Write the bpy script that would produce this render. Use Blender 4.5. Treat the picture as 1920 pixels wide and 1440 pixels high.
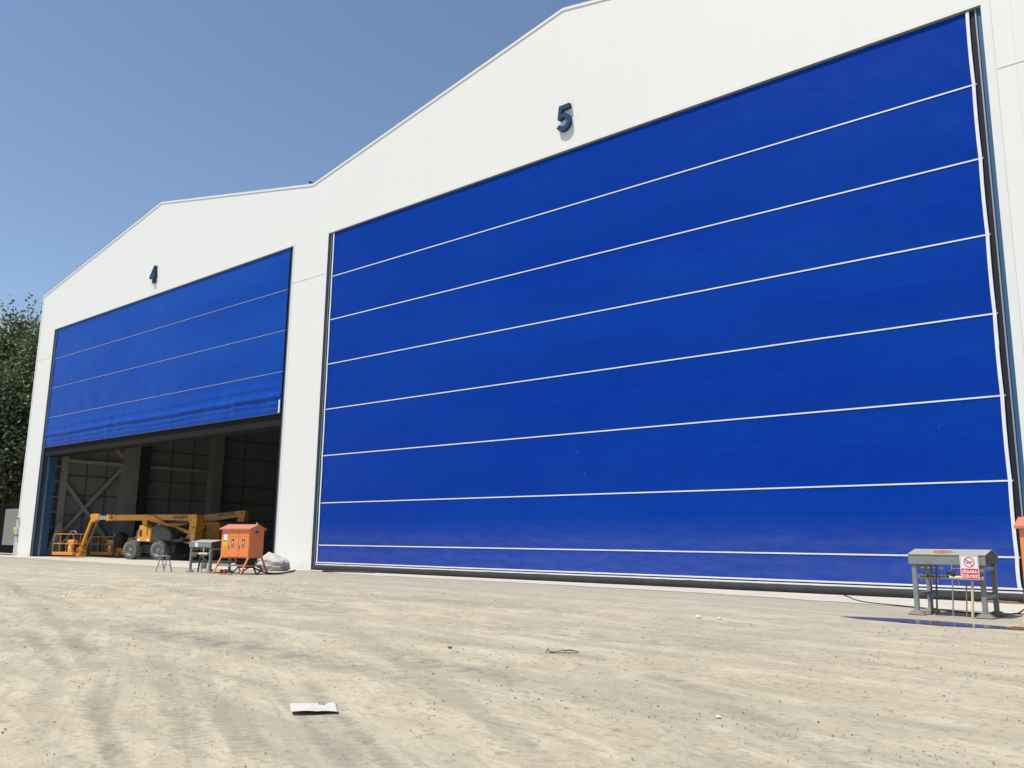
import bpy, bmesh, math, random
import numpy as np
from mathutils import Vector, Matrix
for o in list(bpy.data.objects): bpy.data.objects.remove(o)
C = bpy.context.scene.collection
R = math.radians
random.seed(4); rng = np.random.default_rng(7)

# ------------------------------------------------------------ camera, sky, sun
cam_d = bpy.data.cameras.new('camera'); cam = bpy.data.objects.new('camera', cam_d); C.objects.link(cam)
F_PX, PITCH, ROLL, YAW, CAM_H = 1620.0, 0.182864, 0.013051, -0.707504, 1.3012
cam_d.sensor_fit = 'HORIZONTAL'; cam_d.sensor_width = 36.0; cam_d.lens = F_PX/1920*36.0
cam_d.clip_start = 0.05; cam_d.clip_end = 3000
Fv = Vector((math.sin(YAW)*math.cos(PITCH), math.cos(YAW)*math.cos(PITCH), math.sin(PITCH)))
Rv = Vector((math.cos(YAW), -math.sin(YAW), 0)); Uv = Rv.cross(Fv)
R2 = Rv*math.cos(ROLL)+Uv*math.sin(ROLL); U2 = Uv*math.cos(ROLL)-Rv*math.sin(ROLL)
m = Matrix((R2, U2, -Fv)).transposed().to_4x4(); m.translation = Vector((0, -25, CAM_H))
cam.matrix_world = m
sc = bpy.context.scene; sc.camera = cam
SUN = Vector((-0.5, -1.0, 2.3)).normalized()
w = bpy.data.worlds.new('World'); sc.world = w; w.use_nodes = True
wn = w.node_tree; bg = wn.nodes['Background']
sky = wn.nodes.new('ShaderNodeTexSky'); sky.sky_type = 'NISHITA'; sky.sun_disc = False
sky.sun_elevation = math.asin(SUN.z); sky.sun_rotation = math.atan2(SUN.x, SUN.y) % (2*math.pi)
sky.air_density = 1.0; sky.dust_density = 0.7; sky.ozone_density = 2.2; sky.altitude = 10
wn.links.new(sky.outputs[0], bg.inputs[0]); bg.inputs[1].default_value = 0.117
sd = bpy.data.lights.new('sun', 'SUN'); sd.energy = 4.0; sd.angle = R(0.53); sd.color = (1.0, 0.95, 0.87)
so = bpy.data.objects.new('sun', sd); C.objects.link(so); so.rotation_euler = SUN.to_track_quat('Z', 'Y').to_euler()
so.location = (-20, -40, 60)
sc.view_settings.view_transform = 'Standard'; sc.view_settings.look = 'None'
sc.view_settings.exposure = 0.27; sc.view_settings.gamma = 1.0

# ------------------------------------------------------------ materials
def new_mat(name):
    m = bpy.data.materials.new(name); m.use_nodes = True
    return m, m.node_tree, m.node_tree.nodes['Principled BSDF']
class N:
    def __init__(s, nt): s.nt = nt
    def n(s, t, **k):
        x = s.nt.nodes.new(t)
        for a, b in k.items(): setattr(x, a, b)
        return x
    def put(s, sock, v):
        if isinstance(v, bpy.types.NodeSocket): s.nt.links.new(v, sock)
        else: sock.default_value = v
    def coords(s, scale=(1, 1, 1), rot=(0, 0, 0), kind='Object'):
        t = s.n('ShaderNodeTexCoord'); mp = s.n('ShaderNodeMapping')
        src = t.outputs[kind]
        if any(rot):                         # turn first, then stretch
            r0 = s.n('ShaderNodeMapping'); s.nt.links.new(src, r0.inputs[0]); r0.inputs['Rotation'].default_value = rot; src = r0.outputs[0]
        s.nt.links.new(src, mp.inputs[0]); mp.inputs['Scale'].default_value = scale
        return mp.outputs[0]
    def noise(s, vec, scale, detail=4, rough=0.55, dist=0.0):
        x = s.n('ShaderNodeTexNoise'); s.put(x.inputs['Vector'], vec); x.inputs['Scale'].default_value = scale
        x.inputs['Detail'].default_value = detail; x.inputs['Roughness'].default_value = rough; x.inputs['Distortion'].default_value = dist
        return x.outputs[0]
    def vor(s, vec, scale, rand=1.0):
        x = s.n('ShaderNodeTexVoronoi'); s.put(x.inputs['Vector'], vec); x.inputs['Scale'].default_value = scale; x.inputs['Randomness'].default_value = rand
        return x.outputs
    def ramp(s, f, stops):
        x = s.n('ShaderNodeValToRGB'); s.put(x.inputs[0], f); e = x.color_ramp.elements
        e[0].position, e[1].position = stops[0][0], stops[-1][0]
        for p, c in stops[1:-1]: e.new(p)
        for el, (p, c) in zip(e, stops): el.color = (c, c, c, 1) if not hasattr(c, '__len__') else (*c, 1)
        return x.outputs[0]
    def mix(s, f, a, b, mode='MIX'):
        x = s.n('ShaderNodeMix', data_type='RGBA', blend_type=mode)
        s.put(x.inputs[0], f)
        for sock, v in ((x.inputs[6], a), (x.inputs[7], b)):
            if isinstance(v, tuple) and len(v) == 3: v = (*v, 1)
            s.put(sock, v)
        return x.outputs[2]
    def m(s, op, a, b=0.0, c=0.0, clamp=False):
        x = s.n('ShaderNodeMath', operation=op, use_clamp=clamp)
        s.put(x.inputs[0], a); s.put(x.inputs[1], b); s.put(x.inputs[2], c)
        return x.outputs[0]
    def bump(s, h, strength=0.3, dist=0.02):
        x = s.n('ShaderNodeBump'); s.put(x.inputs['Height'], h); x.inputs['Strength'].default_value = strength; x.inputs['Distance'].default_value = dist
        return x.outputs[0]
def paint(name, col, rough=0.5, metal=0.0, dirt=0.25, dirt_col=(0.16, 0.13, 0.10), scale=3.0, spec=0.5):
    m, nt, b = new_mat(name); g = N(nt)
    v = g.coords()
    f = g.ramp(g.noise(v, scale, 6, 0.65), [(0.45, 0.0), (0.8, 1.0)])
    c = g.mix(g.m('MULTIPLY', f, dirt), col, dirt_col)
    c = g.mix(g.m('MULTIPLY', g.noise(v, scale*0.3, 2), 0.25), c, tuple(x*0.75 for x in col))
    g.put(b.inputs['Base Color'], c)
    g.put(b.inputs['Roughness'], g.m('ADD', g.m('MULTIPLY', g.noise(v, scale*4, 3), 0.25), rough-0.1))
    b.inputs['Metallic'].default_value = metal; b.inputs['Specular IOR Level'].default_value = spec
    return m
M = {}
M['grey_paint'] = paint('grey_paint', (0.22, 0.255, 0.25), 0.5, 0, 0.45, (0.17, 0.13, 0.09), 7)
M['roof_grey'] = paint('roof_grey', (0.36, 0.35, 0.31), 0.6, 0, 0.35, (0.3, 0.2, 0.13), 9)
M['dark_metal'] = paint('dark_metal', (0.035, 0.037, 0.042), 0.6, 0, 0.4, (0.12, 0.10, 0.08))
M['black_matt'] = paint('black_matt', (0.011, 0.0105, 0.012), 0.8, 0, 0.2, (0.03, 0.027, 0.025), 2, 0.2)
M['seal_navy'] = paint('seal_navy', (0.014, 0.016, 0.030), 0.7, 0, 0.25, (0.04, 0.04, 0.045), 2, 0.25)
M['black_rubber'] = paint('black_rubber', (0.028, 0.029, 0.033), 0.62, 0, 0.35, (0.10, 0.09, 0.08), 2)
M['orange'] = paint('orange', (0.88, 0.255, 0.06), 0.5, 0, 0.12, (0.30, 0.11, 0.05), 4)
M['orange_roof'] = paint('orange_roof', (0.56, 0.19, 0.10), 0.6, 0, 0.3, (0.3, 0.14, 0.09), 6)
M['yellow'] = paint('yellow', (0.72, 0.30, 0.022), 0.42, 0, 0.3, (0.25, 0.13, 0.04), 4)
M['blue_steel'] = paint('blue_steel', (0.016, 0.095, 0.22), 0.5, 0, 0.3, (0.05, 0.09, 0.13), 3)
M['white_strip'] = paint('white_strip', (0.74, 0.75, 0.77), 0.5, 0, 0.35, (0.35, 0.30, 0.26), 5)
M['dull_strip'] = paint('dull_strip', (0.40, 0.42, 0.47), 0.5, 0, 0.3)
M['trim_white'] = paint('trim_white', (0.72, 0.73, 0.71), 0.45, 0, 0.12, (0.5, 0.48, 0.42), 1)
M['trim_grey'] = paint('trim_grey', (0.20, 0.215, 0.20), 0.6, 0, 0.3)
M['column_grey'] = paint('column_grey', (0.34, 0.34, 0.33), 0.7, 0, 0.4, (0.2, 0.18, 0.16), 1.5)
M['white_steel'] = paint('white_steel', (0.42, 0.43, 0.43), 0.6, 0, 0.2, (0.4, 0.38, 0.36), 1.5)  # white-painted steel; bounced sunlight is put into its lighter tone
M['galv'] = paint('galv', (0.36, 0.37, 0.38), 0.4, 0.6, 0.3, (0.2, 0.18, 0.16), 8)
M['cream_pipe'] = paint('cream_pipe', (0.60, 0.52, 0.36), 0.5, 0, 0.4, (0.3, 0.2, 0.1), 14)
M['rust_pipe'] = paint('rust_pipe', (0.30, 0.16, 0.07), 0.8, 0, 0.6, (0.12, 0.06, 0.03), 16)
M['brass'] = paint('brass', (0.30, 0.20, 0.11), 0.45, 0.5, 0.5, (0.1, 0.06, 0.04), 20)
M['navy_pipe'] = paint('navy_pipe', (0.02, 0.023, 0.035), 0.5, 0, 0.3, (0.1, 0.09, 0.08), 12)
M['tyre'] = paint('tyre', (0.115, 0.11, 0.10), 0.85, 0, 0.7, (0.30, 0.27, 0.22), 6)
M['sunlit_lug'] = paint('sunlit_lug', (0.26, 0.245, 0.215), 0.9, 0, 0.6, (0.38, 0.35, 0.29), 6)  # lighter than the tyre: sunlit lug tops put into the colour
M['rim'] = paint('rim', (0.20, 0.20, 0.195), 0.6, 0, 0.6, (0.33, 0.30, 0.25), 6)
M['hood'] = paint('hood', (0.045, 0.05, 0.055), 0.32, 0, 0.3, (0.15, 0.14, 0.12), 5)
M['white_sign'] = paint('white_sign', (0.82, 0.80, 0.80), 0.4, 0, 0.05)
M['red_sign'] = paint('red_sign', (0.66, 0.035, 0.04), 0.4, 0, 0.05)
M['black_print'] = paint('black_print', (0.02, 0.02, 0.022), 0.5, 0, 0.05)
M['yellow_label'] = paint('yellow_label', (0.85, 0.66, 0.02), 0.45, 0, 0.1)
M['pink_label'] = paint('pink_label', (0.80, 0.38, 0.42), 0.5, 0, 0.2)
M['blue_label'] = paint('blue_label', (0.02, 0.14, 0.30), 0.5, 0, 0.2)
M['number_blue'] = paint('number_blue', (0.016, 0.048, 0.125), 0.55, 0, 0.10, (0.04, 0.06, 0.1), 2, 0.2)
M['concrete'] = paint('concrete', (0.21, 0.195, 0.165), 0.9, 0, 0.5, (0.14, 0.125, 0.10), 10)
M['red_plastic'] = paint('red_plastic', (0.55, 0.05, 0.045), 0.4, 0, 0.3)
M['beige_board'] = paint('beige_board', (0.20, 0.20, 0.185), 0.8, 0, 0.25, (0.14, 0.14, 0.14), 1.0)
M['fence_dark'] = paint('fence_dark', (0.006, 0.0065, 0.008), 0.9, 0, 0.2, (0.012, 0.012, 0.012), 3, 0.1)
M['cable'] = paint('cable', (0.02, 0.02, 0.02), 0.6, 0, 0.5, (0.15, 0.13, 0.1), 10)
M['bark'] = paint('bark', (0.16, 0.13, 0.10), 0.9, 0, 0.5, (0.06, 0.05, 0.04), 5)
M['feather'] = paint('feather', (0.025, 0.025, 0.035), 0.7, 0, 0.5, (0.12, 0.12, 0.14), 30)
M['inner_wall'] = paint('inner_wall', (0.29, 0.30, 0.305), 0.8, 0, 0.4, (0.19, 0.19, 0.185), 0.6)
M['rail_grey'] = paint('rail_grey', (0.14, 0.14, 0.14), 0.7)
M['roof_sheet'] = paint('roof_sheet', (0.5, 0.52, 0.52), 0.5, 0, 0.2)

# facade sandwich panels: warm white, faint vertical joints and grime
m_, nt, b = new_mat('white_panel'); g = N(nt); v = g.coords(kind='Object')
sx = g.n('ShaderNodeSeparateXYZ'); g.put(sx.inputs[0], v)
streak = g.noise(g.coords((2.2, 1, 0.08)), 1.0, 4, 0.6)
big = g.noise(v, 0.12, 3)
jx = g.m('ABSOLUTE', g.m('SUBTRACT', g.m('FRACT', g.m('DIVIDE', sx.outputs[0], 1.0)), 0.5))
joint = g.ramp(jx, [(0.0, 1.0), (0.012, 0.0)])
c = g.mix(g.m('MULTIPLY', g.ramp(streak, [(0.45, 0), (0.8, 1)]), 0.10), (0.735, 0.735, 0.70), (0.60, 0.58, 0.53))
c = g.mix(g.m('MULTIPLY', g.ramp(big, [(0.35, 0), (0.7, 1)]), 0.10), c, (0.70, 0.715, 0.715))
c = g.mix(g.m('MULTIPLY', joint, 0.07), c, (0.45, 0.45, 0.43))
low = g.ramp(g.m('ADD', sx.outputs[2], g.m('MULTIPLY', g.noise(v, 1.5, 5), 1.2)), [(0.0, 1.0), (0.08, 0.0)])
low = g.m('MULTIPLY', g.ramp(g.m('SUBTRACT', g.m('ADD', g.m('MULTIPLY', g.noise(v, 2.0, 5), 0.8), 0.0), sx.outputs[2]), [(0.0, 0), (0.45, 1)]), 0.35)
c = g.mix(low, c, (0.42, 0.38, 0.30))
g.put(b.inputs['Base Color'], c); b.inputs['Roughness'].default_value = 0.5; b.inputs['Specular IOR Level'].default_value = 0.3
g.put(b.inputs['Normal'], g.bump(g.m('MULTIPLY', g.noise(v, 0.8, 2), 1.0), 0.10, 0.03))
M['white_panel'] = m_

# PVC door fabric: deep blue, weld seams, dust bands, scuffs
def fabric(name, base, section0, dusty, rough=0.38):
    m_, nt, b = new_mat(name); g = N(nt); v = g.coords()
    sx = g.n('ShaderNodeSeparateXYZ'); g.put(sx.inputs[0], v); z = sx.outputs[2]
    wav = g.m('MULTIPLY', g.noise(g.coords((0.35, 1, 0.7)), 1.0, 2), 0.05)
    zf = g.m('FRACT', g.m('DIVIDE', g.m('ADD', g.m('SUBTRACT', z, section0), wav), 2.19))
    mid = g.ramp(g.m('ABSOLUTE', g.m('SUBTRACT', zf, 0.47)), [(0.0, 1.0), (0.014, 0.0)])
    blotch = g.ramp(g.noise(g.coords((0.10, 1, 0.28)), 1.0, 5, 0.6, 0.6), [(0.35, 0), (0.72, 1)])
    c = g.mix(blotch, base, (base[0]*1.9+0.0012, base[1]*1.35, base[2]*1.10))
    c = g.mix(g.m('MULTIPLY', mid, 0.10), c, (0.03, 0.10, 0.42))
    drip = g.ramp(g.noise(g.coords((3.5, 1, 0.22)), 1.0, 4, 0.65), [(0.50, 0), (0.78, 1)])
    c = g.mix(g.m('MULTIPLY', drip, 0.10), c, (base[0], base[1]*0.62, base[2]*0.66))
    fine = g.ramp(g.noise(g.coords((0.9, 1, 5.0)), 2.0, 6, 0.75), [(0.52, 0), (0.85, 1)])
    c = g.mix(g.m('MULTIPLY', fine, 0.10), c, (0.04, 0.09, 0.38))
    # settled dust in the lowest metres and in a line above the bottom batten
    hz = g.m('ADD', z, g.m('MULTIPLY', g.noise(g.coords((0.5, 1, 2)), 1.3, 5, 0.7), 0.45))
    band = g.ramp(g.m('DIVIDE', hz, 4.0), [(0.0, 0.55), (0.255, 0.45), (0.33, 0.30), (0.42, 0.42), (0.47, 0.2), (0.62, 0.0)])
    du = g.m('MULTIPLY', g.m('MULTIPLY', band, g.ramp(g.noise(g.coords((0.7, 1, 3.0)), 1.6, 6, 0.75), [(0.3, 0.25), (0.75, 1)])), dusty)
    c = g.mix(g.m('MULTIPLY', du, 0.78), c, (0.14, 0.175, 0.38))
    scr = g.ramp(g.noise(g.coords((1.4, 1, 1.0), (0, R(35), 0)), 2.6, 2, 0.9, 3.0), [(0.73, 0), (0.76, 1)])
    c = g.mix(g.m('MULTIPLY', scr, 0.10*dusty), c, (0.35, 0.40, 0.60))
    g.put(b.inputs['Base Color'], c)
    g.put(b.inputs['Roughness'], g.m('ADD', g.m('ADD', g.m('MULTIPLY', g.noise(v, 1.6, 4), 0.16), rough-0.08), g.m('MULTIPLY', du, 0.4)))
    b.inputs['Specular IOR Level'].default_value = 0.07
    g.put(b.inputs['Normal'], g.bump(g.m('ADD', g.m('MULTIPLY', mid, 0.15), g.noise(g.coords((0.6, 1, 1.2)), 2.2, 4, 0.6)), 0.16, 0.03))
    return m_
M['fabric_closed'] = fabric('fabric_closed', (0.0002, 0.0315, 0.285), 1.12, 1.0)
M['fabric_raised'] = fabric('fabric_raised', (0.0035, 0.052, 0.34), 1.00, 0.0, 0.34)

# compacted dusty yard
def ground_mat():
    m_, nt, b = new_mat('dusty_ground'); g = N(nt)
    v = g.coords(kind='Object')
    at = g.n('ShaderNodeAttribute', attribute_name='track'); trk = at.outputs['Fac']
    at2 = g.n('ShaderNodeAttribute', attribute_name='grit'); grt = at2.outputs['Fac']
    long_ = g.noise(g.coords((0.10, 0.85, 1), (0, 0, R(4))), 1.0, 6, 0.62, 0.35)
    lg2 = g.noise(g.coords((0.40, 3.4, 1), (0, 0, R(9))), 1.0, 6, 0.68, 0.5)
    diag = g.noise(g.coords((0.35, 8.0, 1), (0, 0, R(28))), 1.0, 5, 0.65, 0.4)
    big = g.noise(v, 0.09, 4, 0.55)
    med = g.noise(v, 1.1, 6, 0.65)
    fin = g.noise(v, 14, 5, 0.7)
    vf = g.noise(v, 70, 3, 0.7)
    tan, pale, grey = (0.435, 0.380, 0.270), (0.535, 0.468, 0.335), (0.355, 0.32, 0.245)
    sy = g.n('ShaderNodeSeparateXYZ'); g.put(sy.inputs[0], v)
    fore = g.ramp(g.m('DIVIDE', g.m('MULTIPLY', sy.outputs[1], -1.0), 25.0), [(0.60, 0.15), (0.78, 1)])
    mott = g.noise(g.coords((0.8, 1.7, 1), (0, 0, R(22))), 0.9, 9, 0.68, 0.4)
    crumb = g.noise(v, 7.0, 7, 0.72, 0.2)
    c = g.mix(g.ramp(big, [(0.40, 0), (0.60, 1)]), tan, (0.40, 0.355, 0.265))
    c = g.mix(g.m('MULTIPLY', g.ramp(mott, [(0.48, 0), (0.54, 1)]), 0.80), c, pale)
    c = g.mix(g.m('MULTIPLY', g.ramp(long_, [(0.49, 0), (0.60, 1)]), 0.70), c, grey)
    c = g.mix(g.m('MULTIPLY', g.ramp(lg2, [(0.53, 0), (0.66, 1)]), 0.48), c, (0.275, 0.25, 0.20))
    c = g.mix(g.m('MULTIPLY', g.m('MULTIPLY', g.ramp(diag, [(0.50, 0), (0.62, 1)]), fore), 0.55), c, (0.33, 0.298, 0.23))
    c = g.mix(g.m('MULTIPLY', g.ramp(med, [(0.52, 0), (0.57, 1)]), 0.35), c, (0.49, 0.44, 0.33))
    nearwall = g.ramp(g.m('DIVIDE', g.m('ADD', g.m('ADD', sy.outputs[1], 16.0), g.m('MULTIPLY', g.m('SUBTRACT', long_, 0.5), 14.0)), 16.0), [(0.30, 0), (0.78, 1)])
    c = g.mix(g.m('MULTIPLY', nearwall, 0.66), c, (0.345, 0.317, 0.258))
    c = g.mix(g.m('MULTIPLY', g.m('MULTIPLY', trk, g.ramp(g.noise(v, 6, 6, 0.72), [(0.36, 0.35), (0.54, 1)])), 1.0), c, (0.25, 0.222, 0.17))
    gm = g.m('MULTIPLY', grt, g.ramp(g.noise(v, 2.6, 8, 0.75), [(0.42, 0), (0.58, 1)]))
    c = g.mix(g.m('MULTIPLY', gm, 0.85), c, (0.19, 0.175, 0.143))
    c = g.mix(g.m('MULTIPLY', g.ramp(crumb, [(0.55, 0), (0.61, 1)]), 0.45), c, (0.21, 0.19, 0.148))
    # small dark chippings pressed into the dust
    vo = g.vor(v, 30); dots = g.ramp(vo[0], [(0.14, 1), (0.26, 0)])
    keep = g.ramp(g.noise(v, 3.6, 6, 0.75), [(0.53, 0), (0.62, 1)])
    dm = g.m('MULTIPLY', dots, g.m('MAXIMUM', keep, gm))
    c = g.mix(g.m('MULTIPLY', dm, 0.75), c, (0.115, 0.106, 0.09))
    c = g.mix(g.m('MULTIPLY', g.ramp(fin, [(0.50, 0), (0.70, 1)]), 0.26), c, (0.22, 0.20, 0.158))
    c = g.mix(g.m('MULTIPLY', g.ramp(vf, [(0.5, 0), (0.75, 1)]), 0.20), c, (0.46, 0.41, 0.31))
    g.put(b.inputs['Base Color'], c); b.inputs['Roughness'].default_value = 0.95; b.inputs['Specular IOR Level'].default_value = 0.15
    h = g.m('ADD', g.m('MULTIPLY', med, 0.5), g.m('ADD', g.m('MULTIPLY', fin, 0.35), g.m('MULTIPLY', crumb, 0.9)))
    h = g.m('ADD', h, g.m('ADD', g.m('MULTIPLY', dm, 0.5), g.m('MULTIPLY', vf, 0.12)))
    g.put(b.inputs['Normal'], g.bump(h, 0.55, 0.03))
    return m_
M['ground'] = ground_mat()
def slab_mat():
    m_, nt, b = new_mat('pale_concrete'); g = N(nt); v = g.coords()
    n1 = g.noise(v, 0.8, 6, 0.65); n2 = g.noise(g.coords((0.3, 1.6, 1)), 1.0, 5, 0.6); n3 = g.noise(v, 12, 4, 0.7)
    c = g.mix(g.ramp(n1, [(0.4, 0), (0.7, 1)]), (0.56, 0.515, 0.43), (0.48, 0.445, 0.37))
    c = g.mix(g.m('MULTIPLY', g.ramp(n2, [(0.52, 0), (0.75, 1)]), 0.4), c, (0.36, 0.33, 0.27))
    c = g.mix(g.m('MULTIPLY', g.ramp(n3, [(0.5, 0), (0.8, 1)]), 0.2), c, (0.25, 0.23, 0.19))
    g.put(b.inputs['Base Color'], c); b.inputs['Roughness'].default_value = 0.85; b.inputs['Specular IOR Level'].default_value = 0.2
    g.put(b.inputs['Normal'], g.bump(n3, 0.25, 0.01))
    return m_
M['slab'] = slab_mat()
m_, nt, b = new_mat('puddle_water'); g = N(nt)
v = g.coords(); c = g.mix(g.ramp(g.noise(v, 1.5, 4), [(0.4, 0), (0.6, 1)]), (0.05, 0.045, 0.037), (0.12, 0.105, 0.085))
g.put(b.inputs['Base Color'], c); b.inputs['Roughness'].default_value = 0.09; b.inputs['IOR'].default_value = 1.33; b.inputs['Specular IOR Level'].default_value = 0.6
g.put(b.inputs['Normal'], g.bump(g.noise(g.coords((1, 3, 1)), 5, 2), 0.02, 0.01)); M['water'] = m_
def leaf_mat(name, a, bcol, cc):
    m_, nt, b = new_mat(name); g = N(nt); v = g.coords()
    at = g.n('ShaderNodeAttribute', attribute_name='tone')
    c = g.mix(at.outputs['Fac'], a, bcol)
    c = g.mix(g.ramp(g.noise(v, 0.5, 3), [(0.45, 0), (0.7, 0.6)]), c, cc)
    g.put(b.inputs['Base Color'], c); b.inputs['Roughness'].default_value = 0.5
    tr = g.n('ShaderNodeBsdfTranslucent'); g.put(tr.inputs[0], g.mix(0.5, c, (0.12, 0.17, 0.03)))
    mx = g.n('ShaderNodeMixShader'); mx.inputs[0].default_value = 0.25
    out = nt.nodes['Material Output']; nt.links.new(b.outputs[0], mx.inputs[1]); nt.links.new(tr.outputs[0], mx.inputs[2]); nt.links.new(mx.outputs[0], out.inputs[0])
    return m_
M['leaf_light'] = leaf_mat('leaf_light', (0.05, 0.075, 0.028), (0.17, 0.195, 0.09), (0.18, 0.175, 0.09))
M['leaf_dark'] = leaf_mat('leaf_dark', (0.050, 0.075, 0.030), (0.155, 0.185, 0.085), (0.10, 0.125, 0.055))
m_, nt, b = new_mat('plastic_film'); g = N(nt)
b.inputs['Base Color'].default_value = (0.55, 0.56, 0.58, 1); b.inputs['Roughness'].default_value = 0.25; b.inputs['Alpha'].default_value = 0.5
M['film'] = m_
def cloth_mat(name, a, b_):
    m_, nt, b = new_mat(name); g = N(nt); v = g.coords()
    g.put(b.inputs['Base Color'], g.mix(g.ramp(g.noise(v, 3, 6, 0.7), [(0.4, 0), (0.7, 1)]), a, b_)); b.inputs['Roughness'].default_value = 0.85
    g.put(b.inputs['Normal'], g.bump(g.noise(v, 9, 5, 0.6, 0.8), 0.6, 0.04)); return m_
M['sack'] = cloth_mat('sack', (0.54, 0.50, 0.46), (0.40, 0.37, 0.34))
# fascia of the yard gas stand with flaked paint
M['flaked'] = M['roof_grey'].copy(); M['flaked'].name = 'flaked_roof'
nt = M['flaked'].node_tree; g = N(nt); b = nt.nodes['Principled BSDF']; old = b.inputs['Base Color'].links[0].from_socket
v = g.coords((1, 1, 1)); sx = g.n('ShaderNodeSeparateXYZ'); g.put(sx.inputs[0], v)
dx = g.m('MULTIPLY', g.m('ADD', sx.outputs[0], 0.10), 3.2); dy = g.m('MULTIPLY', g.m('ADD', sx.outputs[1], 0.30), 3.6)
dd = g.m('ADD', g.m('SQRT', g.m('ADD', g.m('MULTIPLY', dx, dx), g.m('MULTIPLY', dy, dy))), g.m('MULTIPLY', g.m('SUBTRACT', g.noise(v, 8, 5, 0.7), 0.5), 1.3))
g.put(b.inputs['Base Color'], g.mix(g.ramp(dd, [(0.62, 1), (0.68, 0)]), old, (0.33, 0.14, 0.07)))

# ------------------------------------------------------------ mesh helpers
class MB:
    def __init__(s): s.v = []; s.f = []; s.mi = []; s.sm = []
    def add(s, vs, fs, mi=0, smooth=False):
        o = len(s.v); s.v += [tuple(p) for p in vs]
        for f in fs: s.f.append([o+i for i in f]); s.mi.append(mi); s.sm.append(smooth)
        return s
    def box(s, x0, y0, z0, x1, y1, z1, mi=0):
        v = [(x0,y0,z0),(x1,y0,z0),(x1,y1,z0),(x0,y1,z0),(x0,y0,z1),(x1,y0,z1),(x1,y1,z1),(x0,y1,z1)]
        return s.add(v, [(0,3,2,1),(4,5,6,7),(0,1,5,4),(1,2,6,5),(2,3,7,6),(3,0,4,7)], mi)
    def bar(s, a, b, wx, wy, mi=0, up=(0,0,1)):
        a = Vector(a); b = Vector(b); d = (b-a).normalized(); u = Vector(up)
        if abs(d.dot(u)) > 0.95: u = Vector((0,1,0))
        x = d.cross(u).normalized()*wx/2; y = x.cross(d).normalized()*wy/2
        v = [a-x-y, a+x-y, a+x+y, a-x+y, b-x-y, b+x-y, b+x+y, b-x+y]
        return s.add(v, [(0,3,2,1),(4,5,6,7),(0,1,5,4),(1,2,6,5),(2,3,7,6),(3,0,4,7)], mi)
    def tube(s, pts, r, n=10, mi=0, cap=True):
        pts = [Vector(p) for p in pts]; rs = r if hasattr(r, '__len__') else [r]*len(pts); vs = []; fs = []
        prev = None
        for i, p in enumerate(pts):
            d = (pts[min(i+1, len(pts)-1)]-pts[max(i-1, 0)]).normalized()
            if prev is None:
                u = Vector((0,0,1)) if abs(d.z) < 0.9 else Vector((1,0,0)); x = d.cross(u).normalized()
            else: x = (prev-d*prev.dot(d)).normalized()
            prev = x; y = d.cross(x)
            for k in range(n):
                a = 2*math.pi*k/n; vs.append(p+(x*math.cos(a)+y*math.sin(a))*rs[i])
        for i in range(len(pts)-1):
            for k in range(n): k2 = (k+1) % n; fs.append((i*n+k, i*n+k2, (i+1)*n+k2, (i+1)*n+k))
        s.add(vs, fs, mi, True)
        if cap:
            s.add(vs[:n], [tuple(range(n-1,-1,-1))], mi); s.add(vs[-n:], [tuple(range(n))], mi)
        return s
    def prism(s, poly, y0, y1, fn=None, mi=0):     # polygon in (x,z) extruded along y
        n = len(poly); fn = fn or (lambda x, z, y: (x, y, z))
        a = sum(poly[i][0]*poly[(i+1)%n][1]-poly[(i+1)%n][0]*poly[i][1] for i in range(n))
        if a < 0: poly = poly[::-1]
        v = [fn(x, z, y0) for x, z in poly]+[fn(x, z, y1) for x, z in poly]
        fs = [tuple(range(n)), tuple(range(2*n-1, n-1, -1))]+[(i, i+n, (i+1)%n+n, (i+1)%n) for i in range(n)]
        return s.add(v, fs, mi)
    def build(s, name, mat, parent=None, bevel=0.0, sub=0):
        me = bpy.data.meshes.new(name); me.from_pydata(s.v, [], s.f)
        mats = mat if isinstance(mat, (list, tuple)) else [mat]
        for m in mats: me.materials.append(m)
        me.polygons.foreach_set('material_index', s.mi); me.polygons.foreach_set('use_smooth', s.sm); me.update()
        bm = bmesh.new(); bm.from_mesh(me)
        bmesh.ops.recalc_face_normals(bm, faces=bm.faces); bm.to_mesh(me); bm.free()
        o = bpy.data.objects.new(name, me); C.objects.link(o)
        if parent: o.parent = parent
        if bevel:
            b = o.modifiers.new('bevel', 'BEVEL'); b.width = bevel; b.segments = 2; b.limit_method = 'ANGLE'; b.angle_limit = R(40)
        if sub:
            q = o.modifiers.new('sub', 'SUBSURF'); q.levels = sub; q.render_levels = sub
        return o
def tag(o, label=None, cat=None, group=None, kind=None):
    if label: o['label'] = label
    if cat: o['category'] = cat
    if group: o['group'] = group
    if kind: o['kind'] = kind
    return o
def thing(name, label, cat, loc=(0,0,0), rz=0.0, group=None):
    o = bpy.data.objects.new(name, None); o.empty_display_size = 0.3; C.objects.link(o); o.location = loc; o.rotation_euler = (0, 0, rz)
    return tag(o, label, cat, group)
def kids(o): return [c for c in bpy.data.objects if c.parent == o]
def copy_tree(o, parent=None):
    c = o.copy(); C.objects.link(c)
    if parent: c.parent = parent
    for ch in kids(o): copy_tree(ch, c)
    return c
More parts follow.
